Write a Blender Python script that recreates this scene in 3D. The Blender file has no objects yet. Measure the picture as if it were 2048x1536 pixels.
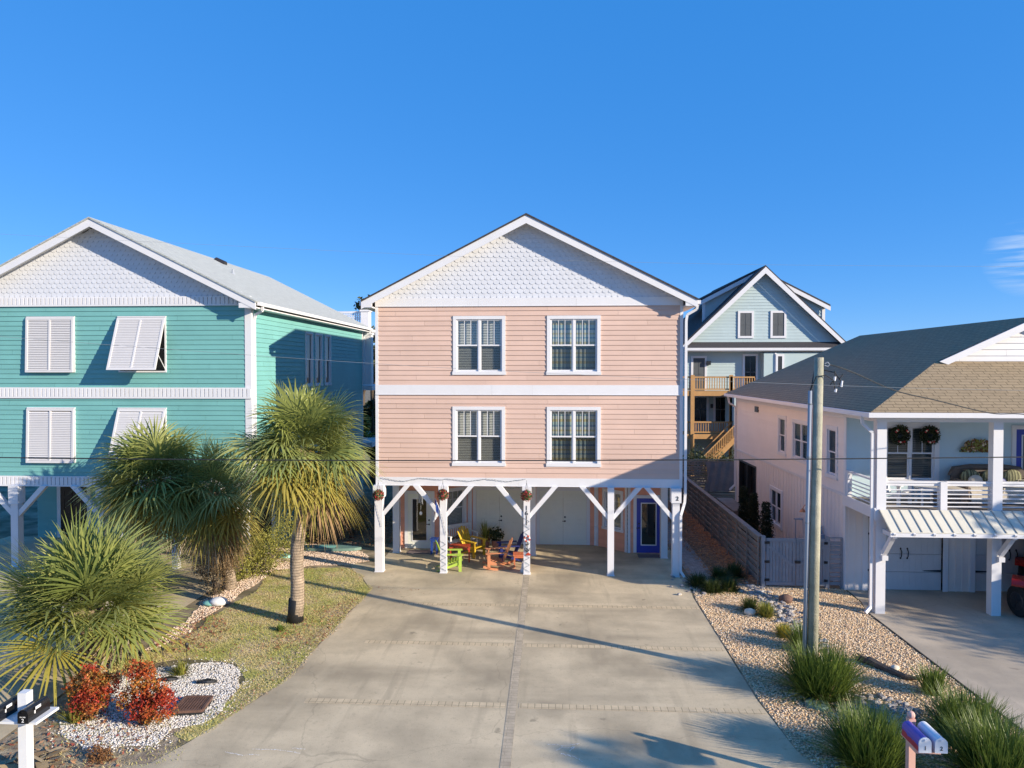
import bpy, math, random
import numpy as np
from mathutils import Vector, Matrix
random.seed(7)
sc = bpy.context.scene
C = bpy.data.collections.new('Scene'); sc.collection.children.link(C)
V = Vector
# ------------------------------------------------------------------ camera model (also used to read real positions)
F = 1365.33; H = 6.8
YAW = math.atan(74/F); PIT = math.atan(28/F)
def ray(px, py):
    x = (px-1024)/F; y = -(py-768)/F
    cp, sp = math.cos(PIT), math.sin(PIT)
    f = cp+y*sp; u = -sp+y*cp
    c, s = math.cos(YAW), math.sin(YAW)
    return (x*c-f*s, x*s+f*c, u)
def PY(px, py, Y):
    r = ray(px, py); t = Y/r[1]; return V((r[0]*t, Y, H+r[2]*t))
def G(px, py, z=0.0):
    r = ray(px, py); t = (z-H)/r[2]; return V((r[0]*t, r[1]*t, z))

# ------------------------------------------------------------------ materials
M = {}
def mat(name, col, rough=0.7, var=0.06, scale=3.0, bump=0.0, bscale=40.0, island=0.0, metal=0.0,
        brick=None, transl=0.0, spec=0.5, col2=None, mixscale=1.5, mixlo=0.4, mixhi=0.6, detail=6):
    m = bpy.data.materials.new(name); m.use_nodes = True
    nt = m.node_tree; N = nt.nodes; L = nt.links
    b = N['Principled BSDF']; out = N['Material Output']
    b.inputs['Roughness'].default_value = rough
    b.inputs['Metallic'].default_value = metal
    b.inputs['Specular IOR Level'].default_value = spec
    tc = N.new('ShaderNodeTexCoord')
    cur = N.new('ShaderNodeRGB'); cur.outputs[0].default_value = (*col, 1); cur = cur.outputs[0]
    if col2 is not None:
        n = N.new('ShaderNodeTexNoise'); n.inputs['Scale'].default_value = mixscale; n.inputs['Detail'].default_value = detail
        L.new(tc.outputs['Object'], n.inputs['Vector'])
        r = N.new('ShaderNodeMapRange'); r.inputs[1].default_value = mixlo; r.inputs[2].default_value = mixhi
        L.new(n.outputs['Fac'], r.inputs[0])
        mx = N.new('ShaderNodeMix'); mx.data_type = 'RGBA'
        L.new(r.outputs[0], mx.inputs[0]); L.new(cur, mx.inputs[6]); mx.inputs[7].default_value = (*col2, 1)
        cur = mx.outputs[2]
    hgt = None
    if brick:
        bw, bh, mort, dark, off = brick
        bt = N.new('ShaderNodeTexBrick'); bt.inputs['Scale'].default_value = 1.0
        bt.inputs['Brick Width'].default_value = bw; bt.inputs['Row Height'].default_value = bh
        bt.inputs['Mortar Size'].default_value = mort; bt.offset = off; bt.inputs['Mortar Smooth'].default_value = 0.1
        bt.inputs['Color1'].default_value = (1, 1, 1, 1); bt.inputs['Color2'].default_value = (0.88, 0.88, 0.88, 1)
        bt.inputs['Mortar'].default_value = (dark, dark, dark, 1)
        L.new(tc.outputs['UV'], bt.inputs['Vector'])
        mx = N.new('ShaderNodeMix'); mx.data_type = 'RGBA'; mx.blend_type = 'MULTIPLY'; mx.inputs[0].default_value = 1
        L.new(cur, mx.inputs[6]); L.new(bt.outputs['Color'], mx.inputs[7]); cur = mx.outputs[2]
        hgt = bt.outputs['Fac']
    if var > 0:
        n = N.new('ShaderNodeTexNoise'); n.inputs['Scale'].default_value = scale; n.inputs['Detail'].default_value = detail
        n.inputs['Roughness'].default_value = 0.65
        L.new(tc.outputs['Object'], n.inputs['Vector'])
        r = N.new('ShaderNodeMapRange'); r.inputs[1].default_value = 0.3; r.inputs[2].default_value = 0.7
        r.inputs[3].default_value = 1-var; r.inputs[4].default_value = 1+var
        L.new(n.outputs['Fac'], r.inputs[0])
        mx = N.new('ShaderNodeVectorMath'); mx.operation = 'SCALE'
        L.new(cur, mx.inputs[0]); L.new(r.outputs[0], mx.inputs['Scale']); cur = mx.outputs[0]
    if island > 0:
        g = N.new('ShaderNodeNewGeometry')
        r = N.new('ShaderNodeMapRange'); r.inputs[3].default_value = 1-island; r.inputs[4].default_value = 1+island
        L.new(g.outputs['Random Per Island'], r.inputs[0])
        mx = N.new('ShaderNodeVectorMath'); mx.operation = 'SCALE'
        L.new(cur, mx.inputs[0]); L.new(r.outputs[0], mx.inputs['Scale']); cur = mx.outputs[0]
    L.new(cur, b.inputs['Base Color'])
    if bump > 0 or hgt is not None:
        bp = N.new('ShaderNodeBump'); bp.inputs['Distance'].default_value = 0.02
        bp.inputs['Strength'].default_value = max(bump, 0.4 if hgt is not None else 0)
        n = N.new('ShaderNodeTexNoise'); n.inputs['Scale'].default_value = bscale; n.inputs['Detail'].default_value = 4
        L.new(tc.outputs['Object'], n.inputs['Vector'])
        if hgt is not None:
            sb = N.new('ShaderNodeMath'); sb.operation = 'SUBTRACT'
            L.new(n.outputs['Fac'], sb.inputs[0]); L.new(hgt, sb.inputs[1]); L.new(sb.outputs[0], bp.inputs['Height'])
        else: L.new(n.outputs['Fac'], bp.inputs['Height'])
        L.new(bp.outputs['Normal'], b.inputs['Normal'])
    if transl > 0:
        t = N.new('ShaderNodeBsdfTranslucent'); L.new(cur, t.inputs['Color'])
        ms = N.new('ShaderNodeMixShader'); ms.inputs[0].default_value = transl
        L.new(b.outputs[0], ms.inputs[1]); L.new(t.outputs[0], ms.inputs[2]); L.new(ms.outputs[0], out.inputs['Surface'])
    M[name] = m
    return m
def island_mat(name, cols, rough=0.8, transl=0.0, bump=0.0, spec=0.3, patch=None):
    """each loose piece takes one colour of the ramp at random; optionally a second ramp blended in by patches"""
    m = bpy.data.materials.new(name); m.use_nodes = True
    nt = m.node_tree; N = nt.nodes; L = nt.links
    b = N['Principled BSDF']; out = N['Material Output']; b.inputs['Roughness'].default_value = rough
    b.inputs['Specular IOR Level'].default_value = spec
    g = N.new('ShaderNodeNewGeometry')
    def ramp(cs):
        r = N.new('ShaderNodeValToRGB'); e = r.color_ramp.elements
        while len(e) < len(cs): e.new(0.5)
        for i, c in enumerate(cs):
            e[i].position = i/max(1, len(cs)-1); e[i].color = (*c, 1)
        L.new(g.outputs['Random Per Island'], r.inputs[0]); return r.outputs[0]
    cur = ramp(cols)
    if patch:
        tc = N.new('ShaderNodeTexCoord')
        n = N.new('ShaderNodeTexNoise'); n.inputs['Scale'].default_value = patch[1]; n.inputs['Detail'].default_value = 3
        L.new(tc.outputs['Object'], n.inputs['Vector'])
        r = N.new('ShaderNodeMapRange'); r.inputs[1].default_value = 0.42; r.inputs[2].default_value = 0.58
        L.new(n.outputs['Fac'], r.inputs[0])
        mx = N.new('ShaderNodeMix'); mx.data_type = 'RGBA'
        L.new(r.outputs[0], mx.inputs[0]); L.new(cur, mx.inputs[6]); L.new(ramp(patch[0]), mx.inputs[7]); cur = mx.outputs[2]
    L.new(cur, b.inputs['Base Color'])
    if transl > 0:
        t = N.new('ShaderNodeBsdfTranslucent'); L.new(cur, t.inputs['Color'])
        ms = N.new('ShaderNodeMixShader'); ms.inputs[0].default_value = transl
        L.new(b.outputs[0], ms.inputs[1]); L.new(t.outputs[0], ms.inputs[2]); L.new(ms.outputs[0], out.inputs['Surface'])
    M[name] = m; return m
def glass_mat(name, tint=(0.80, 0.82, 0.80), refl=0.14, rough=0.02):
    m = bpy.data.materials.new(name); m.use_nodes = True
    nt = m.node_tree; N = nt.nodes; L = nt.links; N.remove(N['Principled BSDF']); out = N['Material Output']
    t = N.new('ShaderNodeBsdfTransparent'); t.inputs[0].default_value = (*tint, 1)
    g = N.new('ShaderNodeBsdfGlossy'); g.inputs['Roughness'].default_value = rough
    fr = N.new('ShaderNodeLayerWeight'); fr.inputs[0].default_value = .5
    pw = N.new('ShaderNodeMath'); pw.operation = 'POWER'; pw.inputs[1].default_value = 4; L.new(fr.outputs['Facing'], pw.inputs[0])
    ad = N.new('ShaderNodeMath'); ad.operation = 'MULTIPLY_ADD'; ad.inputs[1].default_value = .7; ad.inputs[2].default_value = refl; L.new(pw.outputs[0], ad.inputs[0])
    ms = N.new('ShaderNodeMixShader'); L.new(ad.outputs[0], ms.inputs[0]); L.new(t.outputs[0], ms.inputs[1]); L.new(g.outputs[0], ms.inputs[2])
    L.new(ms.outputs[0], out.inputs['Surface']); M[name] = m; return m

# house paints
mat('white_paint', (0.72, 0.71, 0.725), 0.55, 0.03, 2.0, 0.05, 60, island=0.02)
mat('white_soffit', (0.78, 0.77, 0.76), 0.6, 0.02)
mat('scallop_white', (0.65, 0.66, 0.70), 0.6, 0.03, 2.0, island=0.025)
mat('pink_siding', (0.64, 0.447, 0.362), 0.6, 0.055, 0.9, 0.04, 50, island=0.05)
mat('orange_siding', (0.86, 0.38, 0.24), 0.6, 0.05, 2, island=0.05)
mat('teal_siding', (0.17, 0.405, 0.38), 0.55, 0.07, 0.9, 0.04, 50, island=0.04)
mat('pale_siding', (0.80, 0.725, 0.68), 0.6, 0.03, 1.2, island=0.02)
mat('pale_blue_wall', (0.52, 0.66, 0.72), 0.6, 0.03)
mat('grey_siding', (0.44, 0.54, 0.55), 0.6, 0.04, 1.2, island=0.03)
mat('shutter', (0.66, 0.64, 0.64), 0.5, 0.02)
mat('door_cream', (0.76, 0.76, 0.68), 0.5, 0.03)
mat('garage_grey', (0.58, 0.585, 0.60), 0.5, 0.04, 2)
mat('door_blue', (0.035, 0.055, 0.36), 0.4, 0.03)
mat('roof_teal_house', (0.46, 0.475, 0.445), 0.9, 0.1, 8, 0.5, 60, brick=(0.32, 0.145, 0.012, 0.72, 0.5), island=0.0)
mat('roof_dark', (0.055, 0.05, 0.055), 0.9, 0.15, 8, 0.5, 60, brick=(0.32, 0.145, 0.012, 0.6, 0.5))
mat('roof_tan', (0.36, 0.265, 0.155), 0.9, 0.12, 10, 0.6, 60, brick=(0.33, 0.145, 0.010, 0.38, 0.33))
mat('metal_roof', (0.70, 0.66, 0.55), 0.45, 0.05, 2)
mat('metal_rib', (0.40, 0.38, 0.34), 0.5, 0.03)
mat('dark_interior', (0.015, 0.016, 0.018), 0.8, 0.0)
mat('room_grey', (0.09, 0.10, 0.11), 0.8, 0.1)
mat('blind', (0.82, 0.80, 0.74), 0.5, 0.0)
mat('black_trim', (0.02, 0.02, 0.022), 0.4, 0.0)
mat('bronze_trim', (0.03, 0.025, 0.022), 0.4, 0.0)
mat('black_gloss', (0.012, 0.012, 0.013), 0.22, 0.0)
glass_mat('glass'); glass_mat('glass_dark', (0.35, 0.4, 0.42), 0.10); glass_mat('glass_screen', (0.66, 0.66, 0.66), 0.02, 0.15)
# curtain with horizontal stripes
def curtain_mat():
    m = bpy.data.materials.new('striped_curtain'); m.use_nodes = True
    N = m.node_tree.nodes; L = m.node_tree.links; b = N['Principled BSDF']; b.inputs['Roughness'].default_value = 0.9
    tc = N.new('ShaderNodeTexCoord'); s = N.new('ShaderNodeSeparateXYZ'); L.new(tc.outputs['Object'], s.inputs[0])
    mu = N.new('ShaderNodeMath'); mu.operation = 'MULTIPLY'; mu.inputs[1].default_value = 1.55; L.new(s.outputs['Z'], mu.inputs[0])
    fr = N.new('ShaderNodeMath'); fr.operation = 'FRACT'; L.new(mu.outputs[0], fr.inputs[0])
    r = N.new('ShaderNodeValToRGB'); r.color_ramp.interpolation = 'CONSTANT'; e = r.color_ramp.elements
    cs = [(0, (.50, .54, .50)), (.16, (.20, .33, .42)), (.24, (.52, .55, .51)), (.36, (.47, .42, .24)), (.46, (.52, .54, .51)), (.6, (.16, .27, .38)), (.70, (.36, .48, .49)), (.86, (.46, .40, .22))]
    while len(e) < len(cs): e.new(0.5)
    for i, (p, c) in enumerate(cs): e[i].position = p; e[i].color = (*c, 1)
    L.new(fr.outputs[0], r.inputs[0]); L.new(r.outputs[0], b.inputs['Base Color']); M['striped_curtain'] = m
curtain_mat()
# ground
mat('sand_ground', (0.33, 0.255, 0.17), 0.95, 0.35, 1.5, 0.6, 30, col2=(0.13, 0.11, 0.055), mixscale=0.8)
mat('leaf_ground', (0.22, 0.13, 0.08), 0.95, 0.5, 9, 0.8, 40, col2=(0.42, 0.21, 0.10), mixscale=5)
mat('lawn_soil', (0.62, 0.47, 0.29), 0.95, 0.3, 6, 0.7, 40, col2=(0.44, 0.40, 0.13), mixscale=1.3)
mat('mulch', (0.28, 0.21, 0.145), 0.95, 0.5, 7, 0.8, 30, col2=(0.36, 0.29, 0.18), mixscale=2.5)
mat('gravel_bed', (0.66, 0.49, 0.30), 0.95, 0.45, 22, 0.9, 35, col2=(0.38, 0.26, 0.16), mixscale=14)
mat('white_bed', (0.34, 0.30, 0.25), 0.95, 0.35, 30, 0.9, 40)
mat('path_paving', (0.46, 0.34, 0.28), 0.9, 0.25, 5, 0.3, 40, brick=(0.2, 0.1, 0.008, 0.7, 0.5))
mat('pale_scuff', (0.78, 0.74, 0.66), 0.9, 0.1)
mat('dark_edging', (0.05, 0.045, 0.04), 0.9, 0.1)
def concrete(name, base, dark, light):
    m = mat(name, base, 0.85, 0.10, 1.1, 0.25, 70, col2=dark, mixscale=0.45, mixlo=0.45, mixhi=0.75, detail=8)
    N = m.node_tree.nodes; L = m.node_tree.links; b = N['Principled BSDF']
    cur = b.inputs['Base Color'].links[0].from_socket
    tc = N.new('ShaderNodeTexCoord')
    def layer(cur, sc3, lo, hi, color, fac=1.0, detail=8):
        mp = N.new('ShaderNodeMapping'); mp.inputs['Scale'].default_value = sc3; L.new(tc.outputs['Object'], mp.inputs[0])
        n = N.new('ShaderNodeTexNoise'); n.inputs['Scale'].default_value = 1; n.inputs['Detail'].default_value = detail; L.new(mp.outputs[0], n.inputs['Vector'])
        r = N.new('ShaderNodeMapRange'); r.inputs[1].default_value = lo; r.inputs[2].default_value = hi; r.inputs[4].default_value = fac
        L.new(n.outputs['Fac'], r.inputs[0])
        mx = N.new('ShaderNodeMix'); mx.data_type = 'RGBA'; L.new(r.outputs[0], mx.inputs[0]); L.new(cur, mx.inputs[6]); mx.inputs[7].default_value = (*color, 1)
        return mx.outputs[2]
    cur = layer(cur, (0.22, 0.9, 1), 0.5, 0.72, dark, 0.75)
    cur = layer(cur, (1.3, 0.5, 1), 0.55, 0.8, light, 0.5)
    cur = layer(cur, (9, 9, 9), 0.60, 0.8, dark, 0.45, 3)
    cur = layer(cur, (0.55, 0.35, 1), 0.52, 0.66, tuple(c*.86 for c in dark), 0.55, 10)
    cur = layer(cur, (3.2, 0.25, 1), 0.58, 0.75, dark, 0.5, 5)
    cur = layer(cur, (2.4, 2.4, 1), 0.68, 0.74, tuple(c*.6 for c in dark), 0.55, 4)
    cur = layer(cur, (45, 45, 45), 0.60, 0.75, tuple(c*.7 for c in dark), 0.35, 2)
    # hairline cracks: borders of large warped cells
    nn = N.new('ShaderNodeTexNoise'); nn.inputs['Scale'].default_value = 1.2; nn.inputs['Detail'].default_value = 5; L.new(tc.outputs['Object'], nn.inputs['Vector'])
    va = N.new('ShaderNodeVectorMath'); va.operation = 'MULTIPLY_ADD'; va.inputs[1].default_value = (1.1, 1.1, 0); L.new(nn.outputs['Color'], va.inputs[0]); L.new(tc.outputs['Object'], va.inputs[2])
    vo = N.new('ShaderNodeTexVoronoi'); vo.feature = 'DISTANCE_TO_EDGE'; vo.inputs['Scale'].default_value = .13; L.new(va.outputs[0], vo.inputs['Vector'])
    r = N.new('ShaderNodeMapRange'); r.inputs[1].default_value = .0006; r.inputs[2].default_value = .0016; r.inputs[3].default_value = .22; r.inputs[4].default_value = 0; L.new(vo.outputs['Distance'], r.inputs[0])
    mx = N.new('ShaderNodeMix'); mx.data_type = 'RGBA'; L.new(r.outputs[0], mx.inputs[0]); L.new(cur, mx.inputs[6]); mx.inputs[7].default_value = (*[c*.4 for c in dark], 1); cur = mx.outputs[2]
    L.new(cur, b.inputs['Base Color'])
concrete('concrete', (0.64, 0.515, 0.335), (0.33, 0.265, 0.175), (0.76, 0.62, 0.41))
concrete('concrete_right', (0.55, 0.45, 0.33), (0.37, 0.31, 0.24), (0.64, 0.54, 0.41))
mat('paver_strip', (0.53, 0.43, 0.30), 0.85, 0.2, 4, 0.3, 60, brick=(0.26, 0.105, 0.007, 0.72, 0.5))
mat('paver_cross', (0.64, 0.505, 0.32), 0.85, 0.18, 3, 0.3, 60, brick=(0.14, 0.40, 0.007, 0.5, 0.0))
island_mat('pebbles_tan', [(.82, .60, .37), (.72, .50, .28), (.88, .73, .52), (.50, .33, .19), (.92, .80, .62), (.76, .52, .34), (.40, .27, .16), (.84, .64, .40), (.68, .44, .28)])
island_mat('pebbles_pink', [(.78, .58, .46), (.82, .68, .54), (.66, .48, .37), (.86, .75, .62)])
island_mat('pebbles_white', [(.72, .70, .68), (.60, .57, .54), (.42, .39, .36), (.76, .74, .72), (.66, .63, .60), (.58, .49, .40), (.70, .68, .66)])
island_mat('stones_grey', [(.30, .28, .27), (.42, .38, .35), (.20, .18, .18), (.5, .46, .42)])
island_mat('grass_blade', [(.58, .47, .22), (.66, .54, .30), (.44, .38, .14), (.72, .60, .38), (.34, .33, .08), (.62, .48, .28)], transl=0.2,
           patch=([(.36, .38, .09), (.48, .46, .14), (.27, .31, .06), (.56, .50, .20)], 1.1))
island_mat('leaf_litter', [(.38, .16, .07), (.24, .10, .05), (.46, .27, .14), (.30, .06, .04), (.16, .08, .05)])
island_mat('dry_edge', [(.62, .50, .34), (.46, .33, .20), (.70, .58, .42), (.34, .20, .12), (.55, .42, .26)])
island_mat('basket_leaf', [(.06, .12, .04), (.10, .18, .06), (.04, .07, .03), (.14, .20, .08)], 0.5, 0.2)
island_mat('leaf_litter_orange', [(.62, .24, .08), (.42, .16, .06), (.70, .36, .16), (.28, .13, .07)])
# plants
island_mat('palm_leaf', [(.24, .29, .08), (.35, .38, .11), (.14, .18, .055), (.46, .46, .15), (.20, .25, .07), (.40, .40, .11)], 0.45, 0.22, spec=0.5)
island_mat('palm_leaf_dark', [(.13, .17, .045), (.19, .22, .05), (.09, .12, .03), (.26, .27, .07)], 0.45, 0.22, spec=0.5)
island_mat('palm_leaf_yellow', [(.32, .28, .055), (.38, .31, .07), (.26, .25, .05), (.42, .32, .10)], 0.5, 0.25)
island_mat('palm_leaf_dead', [(.38, .26, .13), (.46, .35, .20), (.28, .17, .08), (.50, .40, .26)], 0.8, 0.15)
mat('palm_trunk', (0.37, 0.285, 0.205), 0.9, 0.35, 5, 0.9, 25, brick=(3.0, 0.075, 0.010, 0.62, 0.5))
mat('palm_boot', (0.52, 0.385, 0.25), 0.85, 0.3, 8, 0.5, 30, island=0.25)
mat('palm_wrap', (0.012, 0.012, 0.013), 0.6, 0.2)
island_mat('clump_blade', [(.09, .14, .025), (.14, .20, .035), (.06, .095, .02), (.24, .31, .06), (.11, .16, .03), (.19, .26, .045)], 0.4, 0.3, spec=0.5)
island_mat('clump_blade_dark', [(.05, .075, .02), (.075, .10, .025), (.035, .055, .02), (.13, .15, .03)], 0.5, 0.25)
island_mat('clump_yellow', [(.50, .40, .05), (.40, .34, .05), (.58, .47, .10)], 0.5, 0.3)
island_mat('clump_green_yellow', [(.26, .28, .05), (.36, .34, .07), (.16, .19, .035), (.40, .34, .1)], 0.5, 0.3)
island_mat('nandina', [(.55, .05, .03), (.42, .03, .025), (.60, .11, .04), (.34, .04, .03), (.20, .05, .03), (.48, .07, .03)], 0.5, 0.3, patch=([(.62, .32, .06), (.50, .13, .03), (.24, .20, .04), (.32, .10, .03)], 2.6))
island_mat('hedge_leaf', [(.28, .29, .06), (.38, .36, .08), (.18, .19, .045), (.46, .40, .10)], 0.5, 0.3)
island_mat('brown_leaf', [(.14, .09, .045), (.20, .13, .06), (.08, .055, .03), (.24, .17, .08)], 0.7, 0.2)
island_mat('rust_leaf', [(.24, .11, .04), (.16, .07, .03), (.30, .16, .06)], 0.7, 0.2)
island_mat('tree_leaf', [(.045, .065, .022), (.065, .085, .03), (.03, .045, .02), (.09, .10, .035), (.05, .06, .02)], 0.5, 0.25)
island_mat('cypress_leaf', [(.025, .035, .015), (.04, .05, .02), (.018, .025, .012)], 0.6, 0.15)
island_mat('flower_red', [(.42, .03, .04), (.34, .02, .02), (.5, .08, .08)], 0.5, 0.2)
mat('bark', (0.10, 0.075, 0.055), 0.9, 0.3, 8, 0.8, 20)
mat('driftwood', (0.10, 0.075, 0.06), 0.9, 0.4, 8, 0.8, 20)
mat('pole_wood', (0.40, 0.375, 0.285), 0.9, 0.22, 3, 0.6, 30, col2=(0.31, 0.30, 0.22), mixscale=1.8)
mat('conduit_grey', (0.34, 0.37, 0.42), 0.6, 0.05)
mat('fence_wood', (0.25, 0.22, 0.195), 0.9, 0.2, 3, 0.4, 30, island=0.12)
mat('gate_wood', (0.29, 0.29, 0.305), 0.85, 0.12, 3, 0.3, 30, island=0.06)
mat('new_wood', (0.46, 0.255, 0.10), 0.8, 0.12, 3, island=0.1)
mat('tarp', (0.20, 0.20, 0.22), 0.7, 0.15, 2)
mat('rust', (0.14, 0.075, 0.055), 0.8, 0.3, 12, 0.4, 50)
mat('rock_pale', (0.66, 0.60, 0.48), 0.9, 0.15, 6, 0.6, 20)
mat('rock_red', (0.15, 0.085, 0.065), 0.9, 0.25, 6, 0.6, 20)
mat('green_plastic', (0.16, 0.26, 0.22), 0.5, 0.05)
mat('teal_plastic', (0.22, 0.50, 0.44), 0.5, 0.05)
for n, c in dict(yellow=(.62, .40, .025), lime=(.38, .52, .07), orange=(.56, .23, .11), navy=(.02, .03, .16), red=(.50, .07, .03), white=(.72, .72, .72), blue=(.02, .06, .28), salmon=(.60, .18, .08)).items():
    mat('paint_'+n, c, 0.5, 0.04, island=0.04)
mat('car_red', (0.36, 0.012, 0.01), 0.25, 0.02); mat('rubber', (0.02, 0.02, 0.02), 0.8, 0.1); mat('rim', (0.06, 0.06, 0.065), 0.4, 0, metal=0.6)
mat('cushion', (0.62, 0.56, 0.47), 0.9, 0.1, 8, 0.3, 60); mat('wicker', (0.13, 0.10, 0.08), 0.8, 0.2, 20)
mat('stripe_cloth', (0.30, 0.29, 0.16), 0.9, 0.3, 14, brick=(0.09, 5.0, 0.025, 0.35, 0.0)); mat('mat_grey', (0.17, 0.13, 0.13), 0.95, 0.2, 20)
mat('mail_salmon', (0.72, 0.42, 0.33), 0.6, 0.05); mat('mail_white', (0.80, 0.80, 0.82), 0.4, 0.02)
mat('wire_black', (0.02, 0.02, 0.02), 0.6, 0); mat('wire_grey', (0.28, 0.30, 0.31), 0.5, 0)
mat('copper', (0.45, 0.20, 0.10), 0.4, 0, metal=0.5); mat('brick_red', (0.34, 0.16, 0.12), 0.9, 0.2)

# ------------------------------------------------------------------ mesh builder
class MB:
    def __init__(s): s.v = []; s.f = []; s.T = None
    def add(s, vs, fs):
        o = len(s.v)
        if s.T: vs = [s.T(*p) for p in vs]
        s.v.extend([tuple(p) for p in vs]); s.f.extend([tuple(i+o for i in f) for f in fs]); return s
    def box(s, a, b):
        x0, y0, z0 = a; x1, y1, z1 = b
        return s.add([(x0,y0,z0),(x1,y0,z0),(x1,y1,z0),(x0,y1,z0),(x0,y0,z1),(x1,y0,z1),(x1,y1,z1),(x0,y1,z1)],
                     [(0,3,2,1),(4,5,6,7),(0,1,5,4),(1,2,6,5),(2,3,7,6),(3,0,4,7)])
    def bar(s, p, q, w, h, up=(0,0,1)):
        p = V(p); q = V(q); d = (q-p).normalized(); up = V(up)
        r = d.cross(up)
        if r.length < 1e-4: r = d.cross(V((0,1,0)))
        r.normalize(); u = r.cross(d)
        vs = []
        for c in (p, q):
            for a, b in ((-1,-1),(1,-1),(1,1),(-1,1)): vs.append(c+r*(a*w/2)+u*(b*h/2))
        return s.add(vs, [(0,1,2,3),(7,6,5,4),(0,4,5,1),(1,5,6,2),(2,6,7,3),(3,7,4,0)])
    def tube(s, pts, r, n=6, caps=True):
        pts = [V(p) for p in pts]; rs = r if isinstance(r, (list, tuple)) else [r]*len(pts)
        vs = []; fs = []; prev = None
        for i, p in enumerate(pts):
            d = (pts[min(i+1, len(pts)-1)]-pts[max(i-1, 0)]).normalized()
            a = prev if prev is not None else (V((0,0,1)) if abs(d.z) < .9 else V((1,0,0)))
            x = (a-d*a.dot(d)).normalized(); prev = x; y = d.cross(x)
            for k in range(n):
                t = 2*math.pi*k/n; vs.append(p+(x*math.cos(t)+y*math.sin(t))*rs[i])
        for i in range(len(pts)-1):
            for k in range(n):
                k2 = (k+1) % n; fs.append((i*n+k, i*n+k2, (i+1)*n+k2, (i+1)*n+k))
        if caps: fs.append(tuple(range(n))[::-1]); fs.append(tuple((len(pts)-1)*n+k for k in range(n)))
        return s.add(vs, fs)
    def prism(s, poly, vec):
        n = len(poly); vec = V(vec); vs = [V(p) for p in poly]+[V(p)+vec for p in poly]
        fs = [tuple(range(n))[::-1], tuple(range(n, 2*n))]+[(i, (i+1) % n, n+(i+1) % n, n+i) for i in range(n)]
        return s.add(vs, fs)
    def quad(s, *p): return s.add(list(p), [tuple(range(len(p)))])
    def ball(s, c, r, n=8, m=6, jit=0, sc3=(1,1,1)):
        vs = []; c = V(c)
        for i in range(m+1):
            t = math.pi*i/m
            for k in range(n):
                a = 2*math.pi*k/n; rr = r*(1+random.uniform(-jit, jit))
                vs.append(c+V((math.sin(t)*math.cos(a)*rr*sc3[0], math.sin(t)*math.sin(a)*rr*sc3[1], math.cos(t)*rr*sc3[2])))
        fs = [(i*n+k, (i+1)*n+k, (i+1)*n+(k+1) % n, i*n+(k+1) % n) for i in range(m) for k in range(n)]
        return s.add(vs, fs)
    def cyl(s, p, q, r, n=16): return s.tube([p, q], r, n)
    def build(s, name, m, parent=None, smooth=False):
        me = bpy.data.meshes.new(name); me.from_pydata(s.v, [], s.f); me.update()
        # metre-scaled UVs: u horizontal along the face, v up the face
        nl = len(me.loops)
        if nl and nl < 400000:
            uv = me.uv_layers.new(name='UVMap'); data = np.zeros(nl*2, dtype=np.float32)
            vv = me.vertices
            for p in me.polygons:
                n = p.normal; t = V((-n.y, n.x, 0))
                if t.length < 0.05: t = V((1,0,0)); b = V((0,1,0))
                else: t.normalize(); b = n.cross(t)
                for li in p.loop_indices:
                    co = vv[me.loops[li].vertex_index].co; data[2*li] = co.dot(t); data[2*li+1] = co.dot(b)
            uv.data.foreach_set('uv', data)
        if smooth: me.shade_smooth()
        me.materials.append(M[m] if isinstance(m, str) else m)
        o = bpy.data.objects.new(name, me); C.objects.link(o)
        if parent is not None: o.parent = parent
        return o
def npmesh(name, verts, faces, m, parent=None):
    me = bpy.data.meshes.new(name)
    nf, k = faces.shape
    me.vertices.add(len(verts)); me.vertices.foreach_set('co', verts.astype(np.float32).ravel())
    me.loops.add(nf*k); me.loops.foreach_set('vertex_index', faces.astype(np.int32).ravel())
    me.polygons.add(nf); me.polygons.foreach_set('loop_start', np.arange(0, nf*k, k, dtype=np.int32)); me.polygons.foreach_set('loop_total', np.full(nf, k, dtype=np.int32))
    me.update(); me.validate(); me.materials.append(M[m])
    o = bpy.data.objects.new(name, me); C.objects.link(o)
    if parent is not None: o.parent = parent
    return o
def empty(name, loc=(0,0,0), rz=0.0):
    o = bpy.data.objects.new(name, None); C.objects.link(o); o.location = loc; o.rotation_euler = (0,0,rz); o.empty_display_size = 0.2; return o
def tag(o, label=None, cat=None, group=None, kind=None):
    if label: o['label'] = label
    if cat: o['category'] = cat
    if group: o['group'] = group
    if kind: o['kind'] = kind
    return o
def struct(o): o['kind'] = 'structure'; return o
def wallT(p0, p1):
    """local (u along wall, d outward, z) -> world; outward is to the right of p0->p1"""
    u = V((p1[0]-p0[0], p1[1]-p0[1], 0)).normalized(); n = V((u.y, -u.x, 0)); o = V((p0[0], p0[1], 0))
    return lambda a, d, z: o+u*a+n*d+V((0,0,z))
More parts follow.
